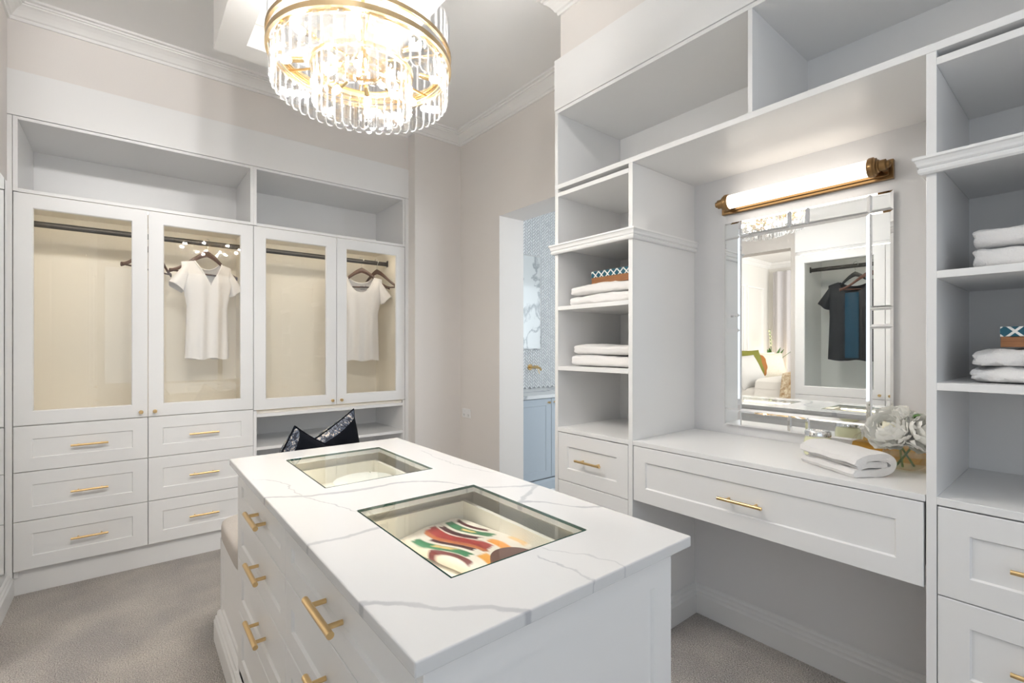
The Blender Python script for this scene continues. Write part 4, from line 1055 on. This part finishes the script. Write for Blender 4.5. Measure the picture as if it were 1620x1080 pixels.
# ------------------------------------------------------------------ hangers and shirts
def hanger_parts(parent, mat, span=0.43, bar=True):
    """local: x along the arms, origin on top of the rail, hook above"""
    h = span / 2
    mb = MB(); n = 14; rows_ = []
    for sgn in (-1, 1):
        pts = []; rad = []
        for k in range(n):
            s_ = k / (n - 1); x = sgn * h * s_
            z = -0.085 - 0.012 * s_ - 0.105 * (0.5 - 0.5 * math.cos(PI * min(1, s_ * 1.02))) * 0.72 - 0.045 * s_
            pts.append((x, 0.022 * s_ * s_, z)); rad.append(0.021 - 0.010 * min(1, s_ * 1.6) + (0.003 if s_ > .93 else 0))
        v = []; m_ = 10
        for p, r_ in zip(pts, rad):
            for q in range(m_):
                a = 2 * PI * q / m_; v.append((p[0], p[1] + 0.0065 * math.cos(a), p[2] + r_ * math.sin(a)))
        f = [(i * m_ + q, i * m_ + (q + 1) % m_, (i + 1) * m_ + (q + 1) % m_, (i + 1) * m_ + q) for i in range(n - 1) for q in range(m_)]
        f.append(tuple(range((n - 1) * m_, n * m_)))
        mb.add(v, f, 0, True)
    obj('arms', mb, mat, parent)
    if bar:
        zb = -0.085 - 0.012 - 0.0756 - 0.045 + 0.002
        obj('trouser_bar', MB().tube((-h + .008, 0.020, zb), (h - .008, 0.020, zb), 0.0055, n=10), mat, parent)
    hk = [(0, 0, -0.085), (0, 0, -0.045), (0.004, 0, -0.036)]
    for k in range(11):
        a = -0.2 * PI + k / 10 * 1.32 * PI; hk.append((0.019 * math.cos(a) - 0.004, 0, -0.006 + 0.019 * math.sin(a) * 1.15))
    obj('hook', MB().path(hk, 0.0017, 8), 'chrome', parent)
def hanger(label, loc, rz, mat='hanger_wood', group=None, bar=True):
    t = thing('coat_hanger', label, 'hanger', loc, rz, group)
    hanger_parts(t, mat, bar=bar); return t
def shirt(label, loc, rz, W_=0.37, L_=0.62, neck_w=0.20, neck_d=0.16, back_d=0.045, mat='white_cotton', sleeve=0.12, seed=0, vneck=True, panel=None, hem_w=None):
    """local: x across, y front at -y, z = 0 at the shoulder point beside the neck"""
    t = thing('t_shirt', label, 't-shirt', loc, rz)
    hw = (hem_w or W_ * 0.88) / 2; sh = W_ / 2
    nz_ = 34
    def top(x, front):
        ax = abs(x)
        if ax < neck_w / 2:
            q = ax / (neck_w / 2)
            if front: return -neck_d * ((1 - q) ** (1.0 if vneck else 0.5) if vneck else (1 - q ** 2.4))
            return -back_d * (1 - q * q)
        return -0.22 * (ax - neck_w / 2)
    mb = MB()
    for front in (True, False):
        sg = -1 if front else 1
        def fn(u, v, front=front, sg=sg):
            a = u * 2 - 1
            half0 = sh; z0 = top(a * half0, front)
            zb = -L_
            z = z0 + (zb - z0) * v
            d = -z
            # body half width by depth below the shoulder
            wq = half0 if d < 0.13 else half0 + (hw * 0.93 - half0) * min(1, (d - 0.13) / 0.16) if d < 0.29 else hw * 0.93 + (hw * 1.0 - hw * 0.93) * (d - 0.29) / (L_ - 0.29)
            x = a * wq
            if v < 1e-6: x = a * half0
            body = min(1, max(0, d / 0.12)) * (1 - abs(a) ** 4) ** 0.5
            fold = 0.008 * math.sin(a * 9 + seed + d * 3) * min(1, d / .25) + 0.010 * noise.noise(Vector((a * 2.2 + seed, d * 3, sg)))
            y = sg * (0.012 * (1 - abs(a) ** 6) + 0.034 * body) + fold * (1 - abs(a) ** 6)
            return (x, y, z + 0.006 * math.sin(a * 6 + seed) * v)
        mb.grid(fn, 41, nz_, 0)
    obj('body', mb, mat, t)
    if panel:
        def pf(u, v):
            a = (u * 2 - 1) * panel[0]; z = -0.10 - (L_ - 0.12) * v
            return (a * W_, -0.056 - 0.004 * math.sin(a * 20), z)
        obj('front_panel', MB().grid(pf, 13, 20), panel[1], t)['label'] = 'deep blue satin front panel'
    for s in (-1, 1):
        def sl(u, v, s=s):
            th = 2 * PI * u
            x = s * (sh - 0.022 + sleeve * 0.52 * v); z = -0.22 * (sh - neck_w / 2) - 0.066 - sleeve * 0.92 * v
            rz_ = 0.066 - 0.004 * v; ry = 0.028 + 0.014 * v
            ax = 0.70   # tilt of the cuff
            lz = rz_ * math.sin(th); ly = ry * math.cos(th)
            return (x + s * (lz * 0.62) * v + s * 0.004 * math.sin(3 * th + seed), ly + 0.004 * math.sin(th * 4 + seed) * v, z + lz * (0.93 - .42 * v))
        obj('sleeve', MB().grid(sl, 24, 9, cu=True), mat, t)
    # neckline binding
    pts = [(neck_w / 2 * k / 12, -0.026 * (1 - abs(k / 12) ** 4) - 0.013, top(neck_w / 2 * k / 12 * .999, True)) for k in range(-12, 13)]
    obj('neckband', MB().path(pts, 0.004, 6), mat, t)
    pts = [(neck_w / 2 * k / 12, 0.014, top(neck_w / 2 * k / 12 * .999, False)) for k in range(-12, 13)]
    obj('back_neckband', MB().path(pts, 0.004, 6), mat, t)
    return t
YR = 3.67; ZR = 1.9415
hanger('dark wooden hanger, empty, between the two left glass doors', (0.115, YR, ZR), 0.95, group='wooden hangers in the back wardrobe')
hanger('dark wooden hanger holding the v-neck shirt left of centre', (0.405, YR, ZR), 0.42, group='wooden hangers in the back wardrobe')
hanger('dark wooden hanger holding the white shirt in the rightmost glass door', (1.437, YR, ZR), -0.42, group='wooden hangers in the back wardrobe')
hanger('dark wooden hanger, empty, at the right end of the wardrobe rail', (1.560, YR - 0.005, ZR), -1.15, group='wooden hangers in the back wardrobe')
shirt('white v-neck t-shirt on a hanger behind the second glass door', (0.405, YR + 0.004, 1.800), 0.42, 0.315, 0.625, 0.175, 0.15, seed=1, hem_w=0.27, sleeve=0.105)
s2 = shirt('white scoop-neck t-shirt behind the rightmost glass door', (1.432, YR + 0.002, 1.800), -0.42, 0.320, 0.655, 0.205, 0.125, seed=4, vneck=False, hem_w=0.275, sleeve=0.11)
# printed neck label, too blurred to read: a row of small marks
mk = MB(); rng = random.Random(3)
for row, (z0, hh, n) in enumerate(((-0.078, 0.016, 5), (-0.098, 0.006, 8))):
    for k in range(n):
        wv = 0.058 / n; x = -0.003 + k * wv
        mk.box(x, x + wv * .55, 0.008, 0.0085, z0 - rng.uniform(0, .003), z0 + hh * rng.uniform(.55, 1))
obj('neck_print', mk, 'print_grey', s2)

# ------------------------------------------------------------------ wardrobe on the opposite side (seen in the vanity mirror)
XO = -0.24
t = thing('opposite_wardrobe', 'white glass-fronted wardrobe reflected in the vanity mirror', 'wardrobe', (XO, 0.40, 0), PI / 2)
OW_ = 1.24; T = 0.018; OD = 0.55
panels(t, 'side_panel', [(0, T, 0.022, OD, 0.0, 2.404), (OW_ - T, OW_, 0.022, OD, 0.0, 2.404)])
panels(t, 'shelf', [(T, OW_ - T, 0.0, OD, 2.03, 2.048)]); panels(t, 'top_panel', [(0, OW_, 0.0, OD, 2.386, 2.403)])
panels(t, 'fascia', [(0, OW_, 0.0, 0.02, 2.05, 2.385)])
lin = MB().box(T, OW_ - T, OD - 0.004, OD + 0.01, .84, 2.03).box(T, T + .002, .022, OD, .84, 2.03).box(OW_ - T - .002, OW_ - T, .022, OD, .84, 2.03).box(T, OW_ - T, .022, OD, .834, .85)
obj('lining', lin, 'joinery', t)
obj('led_strip', MB().box(T + .02, OW_ - T - .02, .03, .034, 2.024, 2.0295), 'led', t)  # glowing strip added to brighten this interior in the mirror
rail_obj(t, T + .003, OW_ - T - .003, 1.925, 0.28)
glass_door(t, G, 0.856, OW_ / 2 - 2 * G, 1.168, 1, pane='pane_green'); glass_door(t, OW_ / 2 + G, 0.856, OW_ / 2 - 2 * G, 1.168, -1, pane='pane_green')
for z0, z1 in ((0.129, 0.373), (0.376, 0.620), (0.623, 0.852)):
    for q in (0, 1): drawer(t, q * OW_ / 2 + G, z0, OW_ / 2 - 2 * G, z1 - z0)
obj('carcass', MB().box(T, OW_ - T, 0.03, OD - .01, 0.0, 0.83), 'joinery', t)
XH = XO - 0.28
hanger('black hanger holding the black top, reflected in the vanity mirror', (XH, 1.285, ZR), PI / 2 + 0.30, 'hanger_black')
hanger('red-brown wooden hanger, empty, reflected in the vanity mirror', (XH, 1.175, ZR), PI / 2 - 0.55, 'hanger_red')
shirt('black top with a blue satin front, reflected in the vanity mirror', (XH - .004, 1.285, 1.800), PI / 2 + 0.18, 0.42, 0.66, 0.25, 0.10, mat='black_cotton', seed=2, vneck=False, panel=(0.12, 'teal_satin'), hem_w=0.43)

# ------------------------------------------------------------------ power point by the doorway
t = thing('power_point', 'white double power point on the wall beside the doorway', 'power point', (XR, 3.195, 0.722), RZ)
obj('plate', MB().box(-0.058, 0.058, -0.008, 0, -0.036, 0.036), 'plastic_white', t, bevel=0.003)
for x in (-0.03, 0.03):
    obj('switch', MB().box(x - .007, x + .007, -0.011, -0.0081, 0.010, 0.026), 'plastic_white', t, bevel=0.001)
    obj('socket', MB().box(x - .008, x - .006, -0.0086, -0.0081, -0.016, -0.006).box(x + .006, x + .008, -0.0086, -0.0081, -0.016, -0.006).box(x - .001, x + .001, -.0086, -.0081, -.026, -.016), 'dark_metal', t)

# ------------------------------------------------------------------ bathroom beyond the doorway
BX, BYb = 4.6, 3.60
struct('floor_bathroom', MB().box(2.345, BX + .1, 0.9, BYb + .1, -0.05, 0.0), 'marble', 'pale marble bathroom floor')
struct('ceiling_bathroom', MB().box(2.345, BX + .1, 0.9, BYb + .1, 2.72, 2.8), 'plaster', 'white bathroom ceiling')
mb = MB().box(BX, BX + .1, 0.9, BYb + .1, 0, 2.8).box(2.345, 2.60, 0.85, 0.92, 0, 2.8).box(4.20, BX, 0.85, 0.92, 0, 2.8).box(2.60, 4.20, .85, .92, 0, .9).box(2.60, 4.20, .85, .92, 2.3, 2.8)
struct('wall_bathroom_side', mb, 'marble', 'veined marble bathroom walls with a window')
wb = struct('wall_bathroom', MB().box(2.345, BX, BYb, BYb + .1, 0, 2.72), 'grout', 'bathroom wall tiled in small marble herringbone')
# herringbone mosaic, too small to pick apart: one joined piece of real tiles
tm = MB(); a, bb = 0.044, 0.022; gp = 0.0042; c45 = math.cos(PI / 4)
X0b, X1b, Z0b, Z1b = 2.80, 3.75, 0.84, 2.72
def tile(cx_, cz_, w_, h_):
    pts = [(-w_ / 2 + gp / 2, -h_ / 2 + gp / 2), (w_ / 2 - gp / 2, -h_ / 2 + gp / 2), (w_ / 2 - gp / 2, h_ / 2 - gp / 2), (-w_ / 2 + gp / 2, h_ / 2 - gp / 2)]
    P_ = []
    for px, pz in pts:
        x = cx_ + px; z = cz_ + pz
        P_.append((X0b + (x - z) * c45, Z0b + (x + z) * c45))
    mx_ = sum(p[0] for p in P_) / 4; mz_ = sum(p[1] for p in P_) / 4
    if not (X0b < mx_ < X1b and Z0b < mz_ < Z1b): return
    v = [(p[0], BYb - 0.0005, p[1]) for p in P_] + [(mx_ + (p[0] - mx_) * .94, BYb - 0.005, mz_ + (p[1] - mz_) * .94) for p in P_]
    tm.add(v, [(4, 5, 6, 7), (0, 1, 5, 4), (1, 2, 6, 5), (2, 3, 7, 6), (3, 0, 4, 7)])
# herringbone of 2:1 bricks: unit step (bb, bb) along the diagonal
for i in range(-50, 230):
    for j in range(-65, 65):
        ox = i * bb + j * 2 * bb; oz = i * bb - j * 2 * bb
        if not (-1.4 < ox < 3.0 and -1.6 < oz < 3.2): continue
        tile(ox + a / 2, oz + bb / 2, a, bb)
        tile(ox + bb / 2 + 0 * bb, oz + bb + a / 2, bb, a)
o = obj('herringbone_tiles', tm, 'mosaic', wb); o['kind'] = 'stuff'
t = thing('bathroom_mirror', 'narrow tall frameless mirror on the herringbone tiles', 'mirror', (3.10, BYb - 0.006, 1.225))
obj('mirror_glass', bevelled(-0.16, 0.165, 0, 0.945, -0.016, 0.012, 0.003, 0.016), ['mirror', 'mirror_bevel'], t)
t = thing('basin_cabinet', 'pale blue bathroom vanity cabinet with panelled doors', 'cabinet', (2.36, 3.05, 0))
obj('carcass', MB().box(0, 1.6, 0.02, 0.535, 0.10, 0.805), 'blue_joinery', t)
for k in range(3):
    d = obj('door', shaker(0.53, 0.69, rail=0.06), 'blue_joinery', t, loc=(0.015 + k * 0.5345, 0, 0.112))
    place('knob', KNOB, d, (0.495 if k != 1 else 0.035, 0, 0.655))
obj('plinth', MB().sweep([(0, 0), (0.012, 0), (0.012, 0.07), (0.006, 0.085), (0, 0.095)], [(1.6, 0.02), (0, 0.02)]), 'blue_joinery', t)
t = tag(obj('stone_benchtop', MB().box(2.352, 3.98, 3.03, BYb - .006, 0.808, 0.838), 'marble', bevel=0.002), 'white marble benchtop on the blue bathroom cabinet', 'benchtop')
t = thing('wall_tap', 'brass wall-mounted tap above the bathroom benchtop', 'tap', (3.13, BYb - 0.005, 1.05))
obj('wall_plate', MB().lathe([(0, -0.008), (0.030, -0.008), (0.030, 0)], 24, axis='y'), 'brass', t)
obj('spout', MB().path([(-0.0, -0.004, 0), (-0.0, -0.10, 0.002), (-0.0, -0.150, -0.004), (-0.0, -0.165, -0.025)], 0.011, 12), 'brass', t)
obj('lever', MB().tube((0.065, -0.0, 0.0), (0.065, -0.045, 0.0), 0.017, n=16).tube((0.065, -0.036, 0), (0.085, -0.05, -0.065), 0.004, n=8), 'brass', t)

# ------------------------------------------------------------------ bedroom beyond the left opening (seen in the vanity mirror)
struct('floor_bedroom', MB().box(-4.8, -0.615, 0.1, 3.85, -0.05, 0), 'carpet', 'carpeted bedroom floor')
struct('ceiling_bedroom', MB().box(-4.8, -0.95, 0.1, 3.85, 2.72, 2.8).box(-0.96, -0.614, 1.757, 3.85, 2.72, 2.8), 'plaster', 'white bedroom ceiling')
bw = struct('wall_bedroom_back', MB().box(-4.8, -0.614, 3.72, 3.85, 0, 2.75), 'linen', 'cream panelled bedroom wall')
for x0 in (-4.45, -3.75, -3.05, -2.35, -1.65):
    fm = MB()
    for (a0, a1, b0, b1) in ((x0, x0 + .6, 2.25, 2.275), (x0, x0 + .6, .95, .975), (x0, x0 + .025, .975, 2.25), (x0 + .575, x0 + .6, .975, 2.25)): fm.box(a0, a1, 3.70, 3.7205, b0, b1)
    obj('panel_moulding', fm, 'plaster', bw)
struct('wall_bedroom_far', MB().box(-4.8, -4.7, 0.1, 3.85, 0, 2.75), 'linen', 'cream bedroom wall behind the curtain')
mb = MB().box(-4.8, -4.2, 0.0, 0.10, 0, 2.75).box(-1.0, -0.615, 0.0, 0.10, 0, 2.75).box(-4.2, -1.0, 0, .1, 0, .6).box(-4.2, -1.0, 0, .1, 2.5, 2.75)
struct('wall_bedroom_near', mb, 'linen', 'cream bedroom wall with the window')
struct('trim_7', MB().sweep(CORN, [(-0.615, 3.72), (-4.70, 3.72), (-4.70, 0.1)], z=2.72), 'plaster', 'white bedroom cornice')
cu = MB().grid(lambda u, v: (-4.60 + 0.045 * math.sin(u * 62) * (0.7 + .3 * v), 2.1 + 1.52 * u, 2.56 - 2.54 * v), 180, 6)
tag(obj('curtain', cu, 'curtain'), 'grey full-length pleated curtain in the bedroom, reflected in the mirror', 'curtain')
t = thing('bed', 'bed with cream linen reflected in the vanity mirror', 'bed', (-3.15, 2.55, 0))
obj('base', MB().box(-0.80, 0.80, -1.0, 0.98, 0.05, 0.42), 'bed_base', t, bevel=0.01)
obj('mattress', cushion_block(-0.80, 0.80, -1.0, 0.98, 0.42, 0.70, 0.01), 'linen', t)
obj('headboard', MB().box(-0.85, 0.85, 0.99, 1.08, 0.0, 1.15), 'bed_base', t, bevel=0.01)
dv = MB().grid(lambda u, v: (0.86 * (u * 2 - 1), -1.05 + 1.42 * v, 0.715 + 0.19 * (1 - abs(u * 2 - 1) ** 8) * (0.55 + .45 * math.sin(v * PI)) + 0.03 * noise.noise(Vector((u * 5, v * 5, 0))) - 0.32 * max(0, abs(u * 2 - 1) - .9) * 10 * .9), 40, 34)
dv.grid(lambda u, v: (0.80 * (u * 2 - 1), -1.05 + 1.42 * v, 0.702), 3, 3)
obj('duvet', dv, 'linen', t)
tag(obj('bed_throw', MB().grid(lambda u, v: (-3.15 + 0.90 * (u * 2 - 1), 2.15 + 0.42 * v, 0.915 + 0.025 * math.sin(u * 17) * math.sin(v * 9) - 0.34 * max(0, abs(u * 2 - 1) - .9) * 10 * .9), 40, 14), 'throw'), 'brown and cream throw across the bed', 'throw')
for lab, x, y, z, w_, mt, yaw, tl in (('white-grey pillow at the bed head, nearest the dressing room', -2.62, 3.12, 0.90, .56, 'pillow_grey', 0.2, -.5), ('olive green cushion on the bed', -3.00, 3.27, 1.00, .46, 'pillow_green', 0.35, -.35), ('rust brown cushion on the bed', -3.18, 3.22, 0.96, .42, 'pillow_rust', 0.5, -.35), ('beige textured cushion on the bed, in front', -3.34, 3.12, 0.96, .46, 'pillow_beige', 0.55, -.4), ('pale cushion at the far side of the bed', -3.55, 3.25, 0.97, .46, 'linen', 0.3, -.4)):
    pillow(lab, (x, y, z), eul(('Z', yaw), ('X', tl)), w_, w_ * .95, 0.17, [mt, mt], 'pillows on the bed', x, 'bed_pillow')
t = thing('nightstand', 'white bedside table beside the bed in the mirror', 'nightstand', (-4.10, 3.42, 0))
obj('body', MB().box(-0.24, 0.24, -0.22, 0.22, 0.10, 0.62), 'plaster', t, bevel=0.004); drawer(t, -0.235, 0.36, 0.47, 0.24, y=-0.24)
for sx in (-.2, .2):
    for sy in (-.18, .18): obj('leg', MB().box(sx - .02, sx + .02, sy - .02, sy + .02, 0, .10), 'plaster', t)
t = thing('table_lamp', 'small glowing lamp on the bedside table', 'lamp', (-4.22, 3.56, 0.62))
obj('base', MB().lathe([(0, 0), (0.06, 0), (0.06, .015), (0.012, .03), (0.012, .20), (0, .2)], 20), 'brass', t)
obj('shade', MB().lathe([(0.09, 0.20), (0.07, 0.42), (0.068, 0.42), (0.088, 0.20), (0.09, .2)], 24), 'lamp_lit', t)
t = thing('potted_orchid', 'green flowering stem in a pot on the bedside table', 'plant', (-4.05, 3.40, 0.62))
obj('pot', MB().lathe([(0, 0), (0.05, 0), (0.065, 0.33), (0.058, 0.33), (0.045, .30), (0, .30)], 24), 'ceramic', t)
BL = leaf_mesh(0.38, 0.06)
for k in range(7):
    place('leaf', BL, t, (0, 0, 0.31), eul(('Z', k * 0.9), ('X', 0.75 + .12 * (k % 3))))
obj('flower_spike', MB().path([(0, 0, .30), (0.01, 0.01, .60), (0.03, .02, .92)], 0.006, 6), 'stem', t)
for k in range(9): obj('bud', MB().lathe([(0.0, -0.022), (0.016, -0.008), (0.018, 0.006), (0.0, 0.026)], 8, c=(0.012 + .003 * k + .018 * (-1) ** k, 0.008 + .002 * k, 0.66 + 0.029 * k)), 'soap', t)
